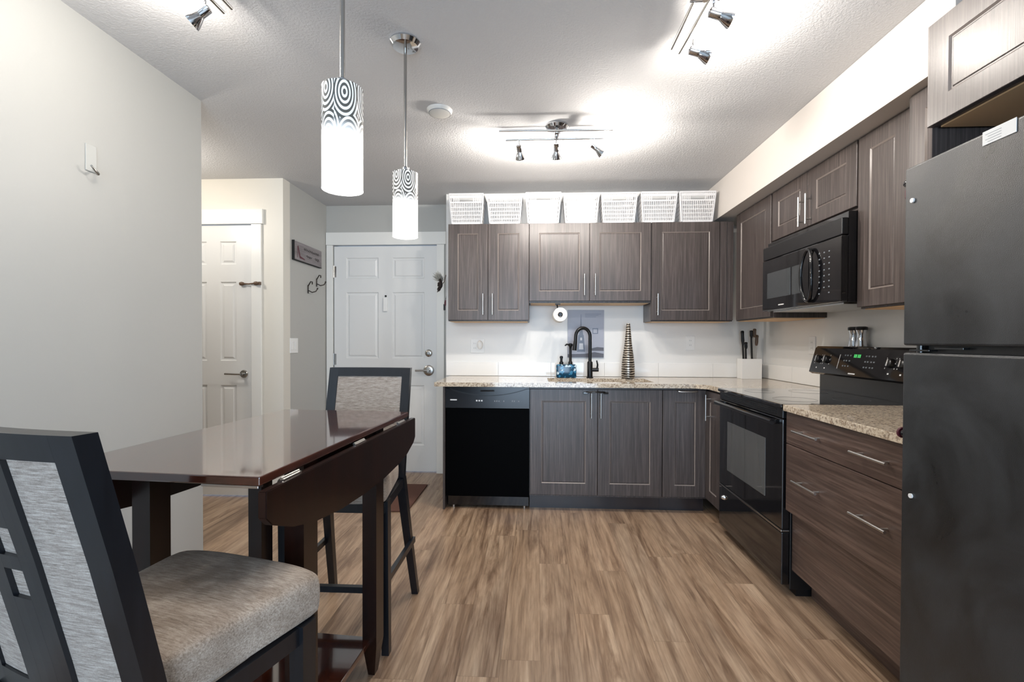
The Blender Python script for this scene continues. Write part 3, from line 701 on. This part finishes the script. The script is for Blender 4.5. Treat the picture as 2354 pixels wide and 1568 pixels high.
# ------------------------------------------------------------------ things at the sink wall
t = thing('faucet', 'black gooseneck kitchen faucet behind the sink', 'faucet', (.425, 3.765, .9145))
fy = 3.765; fx = .4265
MB().lathe([(.027, 0), (.027, .006), (.0215, .010), (.0215, .125), (.017, .132)], (fx, fy, .9145), (0, 0, 1)).obj('base', 'matte_black', t, 40)
arcp = [(fx, fy, 1.04), (fx, fy, 1.20)] + [(fx - .058 + .058 * math.cos(a), fy - .01 * (1 - math.cos(a)), 1.245 + .068 * math.sin(a)) for a in [k * PI / 14 for k in range(0, 15)]] + [(fx - .118, fy - .022, 1.205)]
MB().tube(arcp, .0135, 14).obj('spout', 'matte_black', t, 60)
MB().tube([(fx - .118, fy - .022, 1.21), (fx - .124, fy - .026, 1.16), (fx - .127, fy - .028, 1.135)], [.0145, .017, .0175], 14).obj('spray_head', 'matte_black', t, 50)
mb = MB(); mb.cyl((fx + .015, fy, .98), (fx + .068, fy, .98), .0155).tube([(fx + .056, fy, .985), (fx + .060, fy - .005, 1.02), (fx + .052, fy - .012, 1.055)], [.008, .007, .005], 10)
mb.obj('lever', 'matte_black', t, 50)
t = thing('soap_dispenser', 'blue mosaic double soap dispenser with black pumps left of the faucet', 'dispenser', (.237, 3.76, .9145))
MB().box(.157, .317, 3.73, 3.79, .9145, 1.023, .012, 4).obj('bottle', 'mosaic', t, 50)
MB().lathe([(.0165, 0), (.0165, .018), (.010, .022), (.010, .045), (.013, .047), (.013, .062), (.008, .066)], (.198, 3.76, 1.0235), seg=20).obj('pump', 'matte_black', t, 50)
mb = MB(); mb.lathe([(.0165, 0), (.0165, .018), (.011, .024), (.0105, .12), (.012, .14), (.019, .150), (.019, .162), (.010, .168)], (.270, 3.76, 1.0235), seg=20)
mb.tube([(.262, 3.76, 1.18), (.240, 3.755, 1.183), (.226, 3.752, 1.172)], [.008, .007, .005], 10).obj('pump', 'matte_black', t, 50)
mb = MB(); prof = []
for k in range(60):
    f = k / 59; R_ = .012 + .041 * (1 - f) ** .9 * (.93 + .25 * math.sin(PI * min(f * 1.6, 1))) + .0022 * (k % 2)
    prof.append((R_, f * .437))
mb.lathe([(.01, .0)] + prof + [(.009, .437), (.009, .30)], (0, 0, 0), seg=32, caps=False)
o = mb.obj('tall_vase', 'vase', None, 60); o.location = (.728, 3.765, .9145); tag(o, 'tall tapering brown vase with silver bands right of the faucet', 'vase')

# picture leaning on the backsplash wall
t = thing('picture', 'grey print of a spired tower on the wall behind the faucet', 'picture', (.407, 3.915, 1.27))
pm = wall_mat('print_grey_sky', rgb(158, 160, 172), .35); pd = plain('print_tower', rgb(104, 112, 128), .4); pk = plain('print_dark', rgb(84, 82, 90), .4); pl = plain('print_light', rgb(190, 192, 198), .4)
MB().box(.257, .556, 3.908, 3.9185, 1.072, 1.467, .001).obj('board', pm, t)
mb = MB(); y0, y1 = 3.9068, 3.9078
def tri(mb, pts): mb.hexa([(x, y0, z) for x, z in pts], [(x, y1, z) for x, z in pts])
tri(mb, [(.362, 1.33), (.372, 1.33), (.368, 1.432), (.366, 1.432)]); tri(mb, [(.350, 1.26), (.386, 1.26), (.376, 1.33), (.358, 1.33)]); tri(mb, [(.334, 1.12), (.402, 1.12), (.390, 1.26), (.344, 1.26)])
mb.obj('tower', pd, t)
mb = MB(); tri(mb, [(.258, 1.075), (.555, 1.075), (.555, 1.105), (.48, 1.118), (.40, 1.104), (.258, 1.10)]); tri(mb, [(.44, 1.13), (.555, 1.128), (.555, 1.156), (.50, 1.160), (.44, 1.145)])
mb.obj('foreground', pk, t)
mb = MB()
for (xa, za, xb, zb) in ((.462, 1.31, .508, 1.316), (.462, 1.27, .508, 1.276), (.462, 1.276, .468, 1.31), (.500, 1.276, .508, 1.31)): mb.box(xa, xb, y0, y1, za, zb)
for k in range(3): mb.box(.40, .53 - .02 * k, y0, y1, 1.432 - k * .012, 1.4345 - k * .012)
mb.obj('print_marks', pd, t)
mb = MB(); tri(mb, [(.350, 1.14), (.388, 1.14), (.384, 1.19), (.354, 1.19)]); mb.box(.361, .377, y0, y1, 1.215, 1.238)
bmesh.ops.translate(mb.bm, verts=mb.bm.verts, vec=(0, -.0011, 0)); mb.obj('highlight', pl, t)

# paper towel under the cabinet
t = thing('paper_towel_holder', 'black under-cabinet rod holder carrying the paper towel', 'holder', (.173, 3.58, 1.50))
mb = MB(); mb.tube([(.160, 3.72, 1.5025), (.165, 3.71, 1.46), (.173, 3.70, 1.404), (.173, 3.440, 1.404)], .005, 10).cyl((.173, 3.438, 1.404), (.173, 3.446, 1.404), .012).obj('rod', 'matte_black', t, 50)
MB().box(.145, .185, 3.67, 3.735, 1.495, 1.5028, .001).obj('plate', 'matte_black', t)
t = thing('paper_towel', 'white paper towel roll hanging under the sink cabinet', 'paper towel', (.173, 3.58, 1.35))
mb = MB(); prof = [(.019, 0), (.050, 0), (.0515, .002), (.0515, .238), (.050, .24), (.019, .24), (.019, 0)]
mb.lathe(prof, (.173, 3.45, 1.404), (0, 1, 0), 40, caps=False).obj('roll', 'paper', t, 50)
mb = MB(); mb.lathe([(.0185, -.001), (.0185, .241), (.0165, .241), (.0165, -.001), (.0185, -.001)], (.173, 3.45, 1.404), (0, 1, 0), 24, caps=False).obj('cardboard_core', 'brown_strap', t, 50)

# outlets and switches
def plate(name, label, cat, axis, u, z, wd, ht, gang=1, kind='outlet'):
    if axis == 'y': mp = back_map(3.9195); c = (u, 3.9195, z)
    elif axis == 'xr': mp = right_map(1.8495); c = (1.8495, u, z)
    else: mp = lambda a, d, zz_: (-1.9325 + d, a, zz_); c = (-1.9325, u, z)
    t = thing(name, label, cat, c)
    mbox(MB(), mp, u - wd / 2, u + wd / 2, 0, .006, z - ht / 2, z + ht / 2, .002).obj('cover_plate', 'white_plastic', t)
    for g in range(gang):
        uc = u + (g - (gang - 1) / 2) * .046
        if kind == 'switch':
            mbox(MB(), mp, uc - .016, uc + .016, .006, .010, z - .033, z + .033, .002).obj('rocker', 'white_plastic', t)
        else:
            for dz in (-.019, .019):
                f_ = mbox(MB(), mp, uc - .016, uc + .016, .006, .0075, z + dz - .014, z + dz + .014, .001).obj('socket', 'white_plastic', t)
                mb = MB(); mbox(mb, mp, uc - .007, uc - .005, .0074, .0079, z + dz - .004, z + dz + .006); mbox(mb, mp, uc + .005, uc + .007, .0074, .0079, z + dz - .004, z + dz + .006); mb.obj('slots', 'grey_mark', f_)
    return t
plate('wall_outlet', 'white two-gang outlet on the backsplash above the dishwasher', 'outlet', 'y', -.497, 1.166, .118, .118, 2)
t = thing('plug_in_freshener', 'white rounded plug-in air freshener in the outlet above the dishwasher', 'air freshener', (-.474, 3.905, 1.168))
mb = MB(); mb.sphere((-.474, 3.885, 1.176), .027, (.9, .8, 1.35)).obj('body', 'white_plastic', t, 60)
MB().box(-.488, -.460, 3.890, 3.9112, 1.158, 1.196, .002).obj('plug', 'white_plastic', t)
plate('wall_outlet', 'white outlet on the backsplash between the vase and the knife block', 'outlet', 'y', 1.262, 1.196, .074, .118)
plate('wall_outlet', 'white outlet on the right wall above the stove end of the counter', 'outlet', 'xr', 3.235, 1.185, .074, .118)
plate('light_switch', 'white two-gang light switch on the entry side wall', 'light switch', 'xl', 3.628, 1.167, .118, .118, 2, 'switch')

# knife block
t = thing('knife_block', 'white square knife block in the counter corner', 'knife block', (1.692, 3.80, .9145))
mb = MB(); bx0, bx1, by0, by1 = 1.617, 1.768, 3.765, 3.86
mb.box(bx0, bx1, by0, by0 + .006, .9145, 1.073).box(bx0, bx1, by1 - .006, by1, .9145, 1.073).box(bx0, bx0 + .006, by0 + .006, by1 - .006, .9145, 1.073).box(bx1 - .006, bx1, by0 + .006, by1 - .006, .9145, 1.073).box(bx0 + .006, bx1 - .006, by0 + .006, by1 - .006, .9145, .920)
mb.obj('case', 'white_plastic', t)
for (x, y, top, lean, lb, hm, hl) in ((1.650, 3.800, 1.295, -.020, 'black-handled chef knife leaning left at the left end of the block', 'matte_black', .115), (1.676, 3.83, 1.205, -.004, 'short thin black-handled knife low in the block', 'matte_black', .055),
                      (1.712, 3.80, 1.298, -.012, 'black-handled knife in the middle of the block', 'matte_black', .060), (1.724, 3.822, 1.312, .012, 'knife with a dark brown handle, tallest in the block', 'brown_strap', .070), (1.742, 3.83, 1.262, .016, 'knife with a curved brown handle leaning right', 'brown_strap', .085)):
    t = thing('kitchen_knife', lb, 'knife', (x, y, .93), 0, 'knives in the white block')
    a = Vector((x, y, .930)); e = Vector((x + lean, y, top)); d_ = (e - a).normalized(); hs = e - d_ * hl
    MB().tube([hs, hs + d_ * hl * .3, hs + d_ * hl * .7, e - d_ * .006, e], [.008, .0125, .0115, .013, .008], 10).obj('handle', hm, t, 60)
    mb = MB(); s = Vector((.009, 0, 0)); n_ = Vector((0, .001, 0))
    mb.hexa([a - s - n_, a + s - n_, a + s + n_, a - s + n_], [hs - s - n_, hs + s * .6 - n_, hs + s * .6 + n_, hs - s + n_]).obj('blade', 'nickel' if hm != 'matte_black' else 'black_satin', t)

# salt and pepper on the stove console
for y, lb in ((2.752, 'steel shaker with black lid, farther of the pair on the stove console'), (2.690, 'steel shaker with black lid, nearer of the pair on the stove console')):
    t = thing('shaker', lb, 'shaker', (1.80, y, 1.1825), 0, 'shakers on the stove console')
    MB().lathe([(.027, 0), (.028, .004), (.0215, .045), (.021, .070), (.026, .092)], (1.80, y, 1.1828), seg=24).obj('body', 'chrome', t, 50)
    MB().lathe([(.0265, 0), (.029, .003), (.029, .016), (.020, .020)], (1.80, y, 1.2749), seg=24).obj('lid', 'matte_black', t, 50)

# ------------------------------------------------------------------ sign, hooks, wreath, mat, smoke detector
t = thing('wall_sign', 'narrow grey sign with a dark red high heel on the entry side wall', 'sign', (-1.925, 3.84, 1.92))
MB().box(-1.9325, -1.912, 3.607, 4.072, 1.853, 1.999, .001).obj('board', 'sign_board', t)
mb = MB(); mb.box(-1.9323, -1.9105, 3.603, 3.6068, 1.849, 2.003).box(-1.9323, -1.9105, 3.607, 4.076, 1.849, 1.8528); mb.obj('dark_edge', 'dark', t)
mb = MB()
def sp_(mb, pts): mb.hexa([(-1.9119, y, z) for y, z in pts], [(-1.9112, y, z) for y, z in pts])
sp_(mb, [(3.652, 1.965), (3.668, 1.967), (3.70, 1.885), (3.688, 1.872)]); sp_(mb, [(3.688, 1.872), (3.70, 1.890), (3.765, 1.878), (3.775, 1.868)]); sp_(mb, [(3.652, 1.965), (3.659, 1.940), (3.655, 1.872), (3.650, 1.872)])
mb.obj('shoe_print', 'burgundy', t)
mb = MB()
random.seed(3)
def scrawl(y0_, y1_, zc, hh):
    pts = []; n = int((y1_ - y0_) / .008)
    for k in range(n): pts.append((-1.9110, y0_ + (y1_ - y0_) * k / n, zc + hh * math.sin(k * 1.9) * (.5 + .5 * random.random())))
    mb.tube(pts, .0018, 4)
scrawl(3.755, 4.03, 1.955, .013); scrawl(3.80, 3.90, 1.905, .011); scrawl(3.945, 4.03, 1.905, .016)
mb.obj('lettering', plain('sign_lettering', rgb(60, 56, 58), .6), t)
for y, z, lb in ((3.862, 1.66, 'dark wall hook, lower and nearer of the pair below the sign'), (4.016, 1.735, 'dark wall hook, upper and farther of the pair below the sign')):
    t = thing('wall_hook', lb, 'hook', (-1.932, y, z), 0, 'hooks below the sign')
    mb = MB(); mb.box(-1.9325, -1.927, y - .008, y + .008, z - .055, z + .015, .002)
    mb.tube([(-1.928, y, z + .01), (-1.905, y - .004, z + .045), (-1.888, y - .012, z + .04), (-1.885, y - .018, z + .02)], .0045, 8)
    mb.tube([(-1.928, y, z - .03), (-1.900, y + .01, z - .045), (-1.878, y + .03, z - .035), (-1.868, y + .04, z - .012)], .0045, 8)
    mb.obj('hook', plain('dark_bronze', rgb(58, 52, 48), .3, .6), t, 50)
    MB().sphere((-1.868, y + .04, z - .010), .007).obj('hook_tip', plain('dark_bronze_tip', rgb(58, 52, 48), .3, .6), t, 60)

# wall hook on the grey wall, clear adhesive
t = thing('adhesive_hook', 'clear adhesive hook with a small dark metal end on the blank left wall', 'hook', (-1.732, 1.746, 1.86))
MB().box(-1.7325, -1.729, 1.715, 1.760, 1.862, 1.965, .0015).obj('strip', plain('clear_strip', rgb(188, 189, 185), .25), t)
MB().tube([(-1.729, 1.748, 1.875), (-1.712, 1.745, 1.862), (-1.700, 1.735, 1.852), (-1.696, 1.716, 1.862), (-1.700, 1.706, 1.876)], [.003, .0045, .006, .004, .003], 8).obj('hook', 'nickel', t, 60)

# wreath / keys hanging on the end of the kitchen wall
t = thing('wreath', 'dried twig and feather wreath beside the entry door, half behind the cabinet', 'wreath', (-.72, 3.86, 1.70))
random.seed(5)
mb = MB()
for k in range(60):
    a = random.uniform(0, 2 * PI); r0 = .02; r1 = random.uniform(.03, .060)
    c0 = Vector((-.780, 3.80, 1.655)); dv = Vector((-abs(math.cos(a)) * .6, math.sin(a) * .7, math.sin(a * 1.7)))
    mb.tube([c0 + dv * .01, c0 + dv * r1 * .6 + Vector((0, 0, .01)), c0 + dv * r1], [.008, .008, .003], 6)
mb.obj('dark_leaves', plain('dark_leaves', rgb(44, 34, 30), .6), t, 60)
mb = MB()
for k in range(40):
    a = random.uniform(.2, PI - .2); c0 = Vector((-.786, 3.80, 1.69)); r1 = random.uniform(.05, .095)
    dv = Vector((-math.cos(a) * .55 - .25, random.uniform(-.5, .3), math.sin(a)))
    mb.tube([c0, c0 + dv * r1 * .6, c0 + dv * r1], [.002, .0035, .001], 5)
mb.obj('grey_sprigs', plain('grey_sprigs', rgb(150, 148, 140), .8), t, 60)
MB().box(-.772, -.7652, 3.917, 3.93, 1.752, 1.765).tube([(-.7685, 3.921, 1.76), (-.772, 3.87, 1.70), (-.782, 3.80, 1.66)], .003, 6).obj('hanging_cord', 'brown_strap', t, 60)
t = thing('key_tag', 'dark key with a burgundy tassel hanging below the wreath', 'key ring', (-.775, 3.95, 1.52))
mb = MB(); mb.tube([(-.768, 3.95, 1.59), (-.775, 3.95, 1.56)], .003, 6); mb.box(-.792, -.776, 3.94, 3.952, 1.468, 1.520, .002).obj('key', 'matte_black', t)
MB().tube([(-.774, 3.95, 1.555), (-.776, 3.946, 1.53), (-.778, 3.944, 1.505)], [.006, .010, .005], 8).obj('tassel', 'burgundy', t, 60)

tag(MB().box(-1.62, -.905, 3.235, 3.850, .0005, .010, .003).obj('door_mat', 'mat'), 'dark brown door mat on the floor before the entry door', 'door mat')
t = thing('smoke_detector', 'flat round white smoke detector on the ceiling', 'smoke detector', (-.522, 2.49, ZC))
MB().lathe([(.068, 0), (.066, .008), (.055, .020), (.040, .024)], (-.522, 2.49, ZC - .0005), (0, 0, -1), 40).obj('cover', plain('detector_plastic', rgb(205, 204, 200), .5), t, 30)
MB().lathe([(.058, 0), (.058, .002)], (-.522, 2.49, ZC - .018), (0, 0, -1), 40).obj('vent_ring', 'grey_mark', t, 30)

# ------------------------------------------------------------------ pendants
def pendant(x, y, z0, label):
    t = thing('pendant_lamp', label, 'pendant lamp', (x, y, z0), 0, 'pendant lamps over the table')
    ROOTM[t.name] = Matrix.Translation((x, y, z0))
    H_ = .262; R_ = .0515
    mb = MB(); mb.lathe([(R_, 0), (R_, H_), (R_ - .004, H_), (R_ - .004, 0), (R_, 0)], (x, y, z0), seg=48, caps=False).obj('lamp_shade', 'shade', t, 40)
    mb = MB(); mb.lathe([(R_ - .006, 0), (R_ - .006, .004)], (x, y, z0 + H_ - .012), seg=32).lathe([(.016, 0), (.016, .03), (.008, .036)], (x, y, z0 + H_ - .008), seg=20).obj('cap', 'chrome', t, 40)
    MB().cyl((x, y, z0 + H_ + .02), (x, y, ZC - .022), .0065, seg=14).obj('rod', 'nickel', t, 50)
    MB().lathe([(.062, 0), (.063, .006), (.052, .020), (.018, .026)], (x, y, ZC - .0005), (0, 0, -1), 40).obj('canopy', 'chrome', t, 30)
    MB().sphere((x, y, z0 + .10), .028, (1, 1, 1.2)).obj('bulb', 'bulb', t, 60)
    point('pendant_light', (x, y, z0 - .03), 4.5, (1, .95, .88), .04)
pendant(-.507, 1.20, 1.602, 'nearer glass cylinder pendant lamp with swirl pattern')
pendant(-.546, 1.92, 1.640, 'farther glass cylinder pendant lamp with swirl pattern')

# ------------------------------------------------------------------ track lights
def track(label, cx, cy, along, heads, bars, power, cold=(1, .93, .85)):
    """along: 'x' or 'y'; heads: list of (mount point, direction)"""
    t = thing('track_light', label, 'track light', (cx, cy, ZC), 0, 'three-head chrome ceiling track lights')
    MB().lathe([(.066, 0), (.067, .010), (.058, .024), (.020, .030)], (cx, cy, ZC - .0005), (0, 0, -1), 40).obj('canopy', 'chrome', t, 30)
    for (a, b_) in bars: MB().cyl(a, b_, .0055, seg=12).obj('bar', 'nickel', t, 50)
    zb = bars[0][0][2]
    MB().cyl((cx, cy, ZC - .02), (cx, cy, zb - .008), .010).box(cx - .012, cx + .012, cy - .050, cy + .050, zb - .006, zb + .006, .002).obj('stem', 'chrome', t, 40) if along == 'x' else \
        MB().cyl((cx, cy, ZC - .02), (cx, cy, zb - .008), .010).box(cx - .050, cx + .050, cy - .012, cy + .012, zb - .006, zb + .006, .002).obj('stem', 'chrome', t, 40)
    for hi, ((mx, my, mz), dr) in enumerate(heads):
        dr = Vector(dr).normalized(); piv = Vector((mx, my, mz - .045))
        mb = MB(); mb.tube([(mx, my, mz), (mx, my, mz - .030), tuple(piv)], .0042, 8)
        a = piv - dr * .018
        mb.lathe([(.006, 0), (.0165, .004), (.0165, .040), (.0175, .042), (.0310, .074), (.0325, .082), (.0295, .082), (.0280, .074), (.014, .048)], a, dr, 28, caps=False)
        h_ = mb.obj('lamp_head', 'chrome', t, 35)
        MB().lathe([(.0265, 0), (.0265, .002)], a + dr * .070, dr, 24).obj('bulb', 'bulb', h_, 40)
        point('track_spot_light', a + dr * .115, power * ((1, .32, .15)[hi] if along == 'y' and cx > 0 else 1), cold, .022)
    return t
track('chrome three-head track light above the sink area', .110, 2.70, 'x',
      [((-.106, 2.745, 2.385), (.12, .62, -.62)), ((.110, 2.745, 2.385), (.02, .62, -.62)), ((.328, 2.745, 2.385), (.80, .15, -.55))],
      [((-.215, 2.630, 2.388), (.420, 2.645, 2.388)), ((-.185, 2.745, 2.385), (.402, 2.745, 2.385))], 15)
track('chrome three-head track light near the camera at the top right', .575, 1.650, 'y',
      [((.605, 1.865, 2.385), (.93, .05, -.28)), ((.605, 1.655, 2.385), (.93, .05, -.28)), ((.605, 1.42, 2.385), (.93, -.2, -.3))],
      [((.545, 1.32, 2.388), (.537, 1.925, 2.388)), ((.605, 1.35, 2.385), (.575, 1.950, 2.385))], 12)
track('chrome three-head track light near the left wall', -1.106, 1.330, 'y',
      [((-1.140, 1.560, 2.385), (-.72, -.10, -.62)), ((-1.140, 1.33, 2.385), (-.8, .1, -.4)), ((-1.140, 1.10, 2.385), (-.7, -.3, -.5))],
      [((-1.140, 1.02, 2.388), (-1.128, 1.640, 2.388)), ((-1.086, 1.02, 2.385), (-1.084, 1.618, 2.385))], 4.5)

# ------------------------------------------------------------------ drop-leaf table (local frame, then turned)
TX, TY, TR = -.823, 1.440, math.radians(-4)
t = thing('dining_table', 'counter-height espresso drop-leaf table with both leaves down', 'table', (TX, TY, 0), TR)
def L(x, y, z=0): return (TX + x, TY + y, z)
W2, L2 = .270, .462
def lbox(mb, x0, x1, y0, y1, z0, z1, bev=0, seg=2): return mb.box(TX + x0, TX + x1, TY + y0, TY + y1, z0, z1, bev, seg)
top = lbox(MB(), -W2, W2, -L2, L2, .899, .919, .003).obj('tabletop', 'table', t)
def leaf(sx):
    prof = [(-.475, .893), (-.475, .835), (-.455, .815), (-.38, .782), (-.28, .757), (-.15, .741), (0, .735), (.15, .738), (.28, .750), (.38, .768), (.455, .795), (.475, .815), (.475, .893)]
    mb = MB(); x0, x1 = (W2 + .004, W2 + .024) if sx > 0 else (-W2 - .024, -W2 - .004)
    mb.hexa([L(x0, y, z) for y, z in prof], [L(x1, y, z) for y, z in prof])
    bmesh.ops.bevel(mb.bm, geom=[e for e in mb.bm.edges], offset=.002, segments=2, affect='EDGES'); return mb
for sx in (1, -1):
    o = leaf(sx).obj('drop_leaf', 'twood', t)
    for y in (-.36, .0, .36):
        x = (W2 + .004) * sx
        mb = MB(); mb.cyl(L(x, y - .035, .896), L(x, y + .035, .896), .0035, seg=8); mb.box(TX + x - (.0 if sx < 0 else .0), TX + x + .008 * sx, TY + y - .035, TY + y + .035, .8935, .8955)
        mb.obj('hinge', 'steel', o)
lbox(MB(), .13, .264, -.459, -.442, .8925, .8985, .001).obj('slide_rail', 'steel', t)
for sx in (-1, 1): lbox(MB(), sx * .236, sx * .216, -.215, .205, .835, .8985).obj('side_rail', 'twood', t)
for (lx, ly) in ((.238, -.255), (.215, .240), (-.190, -.255), (-.226, .240)):
    mb = MB(); a, b_ = .026, .032
    def sq(cx, cy, hx, hy, z): return [L(cx - hx, cy - hy, z), L(cx + hx, cy - hy, z), L(cx + hx, cy + hy, z), L(cx - hx, cy + hy, z)]
    mb.hexa(sq(lx, ly, .012, .016, 0), sq(lx, ly, a, b_, .115)); mb.hexa(sq(lx, ly, a, b_, .115), sq(lx, ly, a, b_, .8985)); mb.obj('leg', 'twood', t)
lbox(MB(), -.215, .215, -.285, .225, .118, .138, .002).obj('shelf', 'table', t)

# ------------------------------------------------------------------ chairs (local frame: +y is the front)
def make_chair(label, loc, rz):
    t = thing('dining_chair', label, 'chair', (0, 0, 0), 0, 'counter-height upholstered chairs')
    ST = .686; SB = .598
    # cushion: bowed trapezoid with rounded edges
    bm = bmesh.new(); n = 14; outline = []
    fw_, bw_ = .214, .168
    for k in range(n + 1):
        f = k / n * 2 - 1; outline.append((f * fw_, .182 + .026 * (1 - f ** 4)))
    for k in range(1, 6): f = k / 6; outline.append((fw_ + (bw_ - fw_) * f, .182 - .332 * f))
    for k in range(n + 1):
        f = 1 - k / n * 2; outline.append((f * bw_, -.150 - .004 * (1 - f * f)))
    for k in range(1, 6): f = 1 - k / 6; outline.append((-(fw_ + (bw_ - fw_) * f), .182 - .332 * f))
    lay = [(-.010, SB), (-.002, SB + .003), (.001, SB + .012), (.003, SB + .040), (.001, ST - .018), (-.004, ST - .006), (-.013, ST - .001), (-.030, ST + .002), (-.085, ST + .006), (-.14, ST + .008)]
    rings = []
    for off, z in lay:
        s_ = 1 + off / .22; rings.append([bm.verts.new((x * s_, y * s_, z)) for x, y in outline])
    for a, b_ in zip(rings, rings[1:]):
        for i in range(len(a)): bm.faces.new((a[i], a[(i + 1) % len(a)], b_[(i + 1) % len(a)], b_[i]))
    bm.faces.new(rings[0][::-1]); bm.faces.new(rings[-1])
    mb = MB(); mb.merge(bm); s_o = mb.obj('seat', 'seat_fabric', t, 50); s_o.modifiers.new('sub', 'SUBSURF').render_levels = 1; s_o.modifiers['sub'].levels = 1
    # apron
    mb = MB(); mb.box(-.205, .205, .150, .170, .556, .595).box(-.175, .175, -.165, -.148, .556, .595)
    for s in (-1, 1): mb.hexa([(s * .186, -.16, .56), (s * .168, -.16, .556), (s * .190, .155, .556), (s * .208, .155, .556)], [(s * .186, -.16, .595), (s * .168, -.16, .595), (s * .190, .155, .595), (s * .208, .155, .595)])
    mb.obj('apron', 'chair', t)
    for s in (-1, 1): # front legs
        a = [(s * .178, .118), (s * .215, .118), (s * .215, .158), (s * .178, .158)]
        b0 = [(s * .188, .118), (s * .216, .118), (s * .216, .148), (s * .188, .148)]
        mb = MB(); mb.hexa([(x, y, 0) for x, y in b0], [(x, y, .597) for x, y in a]).obj('leg', 'chair', t)
    # rear legs run up into the back frame
    HT = 1.082
    path = [(-.290, 0), (-.212, .30), (-.140, .60), (-.160, .70), (-.199, .88), (-.247, HT)]
    def yz(z):
        for (y0_, z0_), (y1_, z1_) in zip(path, path[1:]):
            if z <= z1_ + 1e-9: return y0_ + (y1_ - y0_) * (z - z0_) / (z1_ - z0_)
    for s in (-1, 1):
        mb = MB(); xo = [.216, .203, .191, .191, .191, .191]; wd = [.030, .034, .038, .040, .042, .042]; th = [.030, .034, .040, .036, .032, .030]
        pr = None
        for k, (y, z) in enumerate(path[:3]):
            x1 = xo[k]; x0 = x1 - wd[k]; cur = [mb.bm.verts.new(p_) for p_ in ((s * x0, y, z), (s * x1, y, z), (s * x1, y - th[k], z), (s * x0, y - th[k], z))]
            if pr:
                for i in range(4): mb.bm.faces.new((pr[i], pr[(i + 1) % 4], cur[(i + 1) % 4], cur[i]))
            else: mb.bm.faces.new(cur[::-1])
            pr = cur
        mb.bm.faces.new(pr); mb.obj('leg', 'chair', t)
    # back frame
    def slab(x0, x1, z0, z1, d0, d1, nx=1):
        """vertical board following the lean of the back; d is the distance behind the front face; gently curved across"""
        mbx = MB(); zs = [z0] + [z for z in (.70, .88) if z0 < z < z1] + [z1]
        grid = {}
        def cv(x): return -.016 * (1 - (x / .191) ** 2)
        for i in range(nx + 1):
            x = x0 + (x1 - x0) * i / nx
            for j, z in enumerate(zs):
                for k, dq in enumerate((d0, d1)): grid[i, j, k] = mbx.bm.verts.new((x, yz(z) - dq + cv(x), z))
        f = mbx.bm.faces.new
        nz = len(zs) - 1
        for i in range(nx):
            for j in range(nz):
                f((grid[i, j, 0], grid[i + 1, j, 0], grid[i + 1, j + 1, 0], grid[i, j + 1, 0])); f((grid[i, j, 1], grid[i, j + 1, 1], grid[i + 1, j + 1, 1], grid[i + 1, j, 1]))
            f((grid[i, 0, 0], grid[i, 0, 1], grid[i + 1, 0, 1], grid[i + 1, 0, 0])); f((grid[i, nz, 0], grid[i + 1, nz, 0], grid[i + 1, nz, 1], grid[i, nz, 1]))
        for j in range(nz):
            f((grid[0, j, 0], grid[0, j + 1, 0], grid[0, j + 1, 1], grid[0, j, 1])); f((grid[nx, j, 0], grid[nx, j, 1], grid[nx, j + 1, 1], grid[nx, j + 1, 0]))
        return mbx
    slab(-.191, -.152, .6005, HT, 0, .031).obj('back_stile', 'chair', t); slab(.152, .191, .6005, HT, 0, .031).obj('back_stile', 'chair', t)
    slab(-.1518, .1518, 1.043, HT, 0, .031, 10).obj('top_rail', 'chair', t, 40)
    slab(-.1518, .1518, .605, .645, 0, .031, 10).obj('bottom_rail', 'chair', t, 40)
    slab(-.1515, .1515, .6455, 1.0425, .004, .026, 10).obj('back_panel', 'fabric', t, 40)
    # ladder splat on the rear face
    mb = MB()
    def add(x0, x1, z0, z1): mb.merge(slab(x0, x1, z0, z1, .0265, .0335, 2).bm)
    add(-.056, -.022, .646, 1.041); add(.022, .056, .646, 1.041)
    add(-.0218, .0218, .646, .812); add(-.0218, .0218, .862, .885); add(-.0218, .0218, .932, 1.041)
    mb.obj('back_splat', 'chair', t)
    # stretchers
    MB().box(-.195, .195, .122, .142, .235, .258).obj('stretcher', 'chair', t)
    for s in (-1, 1):
        MB().hexa([(s * .190, .125, .265), (s * .208, .125, .265), (s * .212, -.262, .265), (s * .194, -.262, .265)], [(s * .190, .125, .290), (s * .208, .125, .290), (s * .212, -.258, .290), (s * .194, -.258, .290)]).obj('stretcher', 'chair', t)
    t.location = loc; t.rotation_euler = (0, 0, rz)
    return t
c1 = make_chair('dark wood chair with grey-beige fabric nearest the camera, seen from behind', (-.732, .902, 0), math.radians(-14))
c2 = copy_tree(c1); c2.location = (-.778, 1.900, 0); c2.rotation_euler = (0, 0, math.radians(180))
c2['label'] = 'dark wood chair with grey-beige fabric back at the far end of the table'
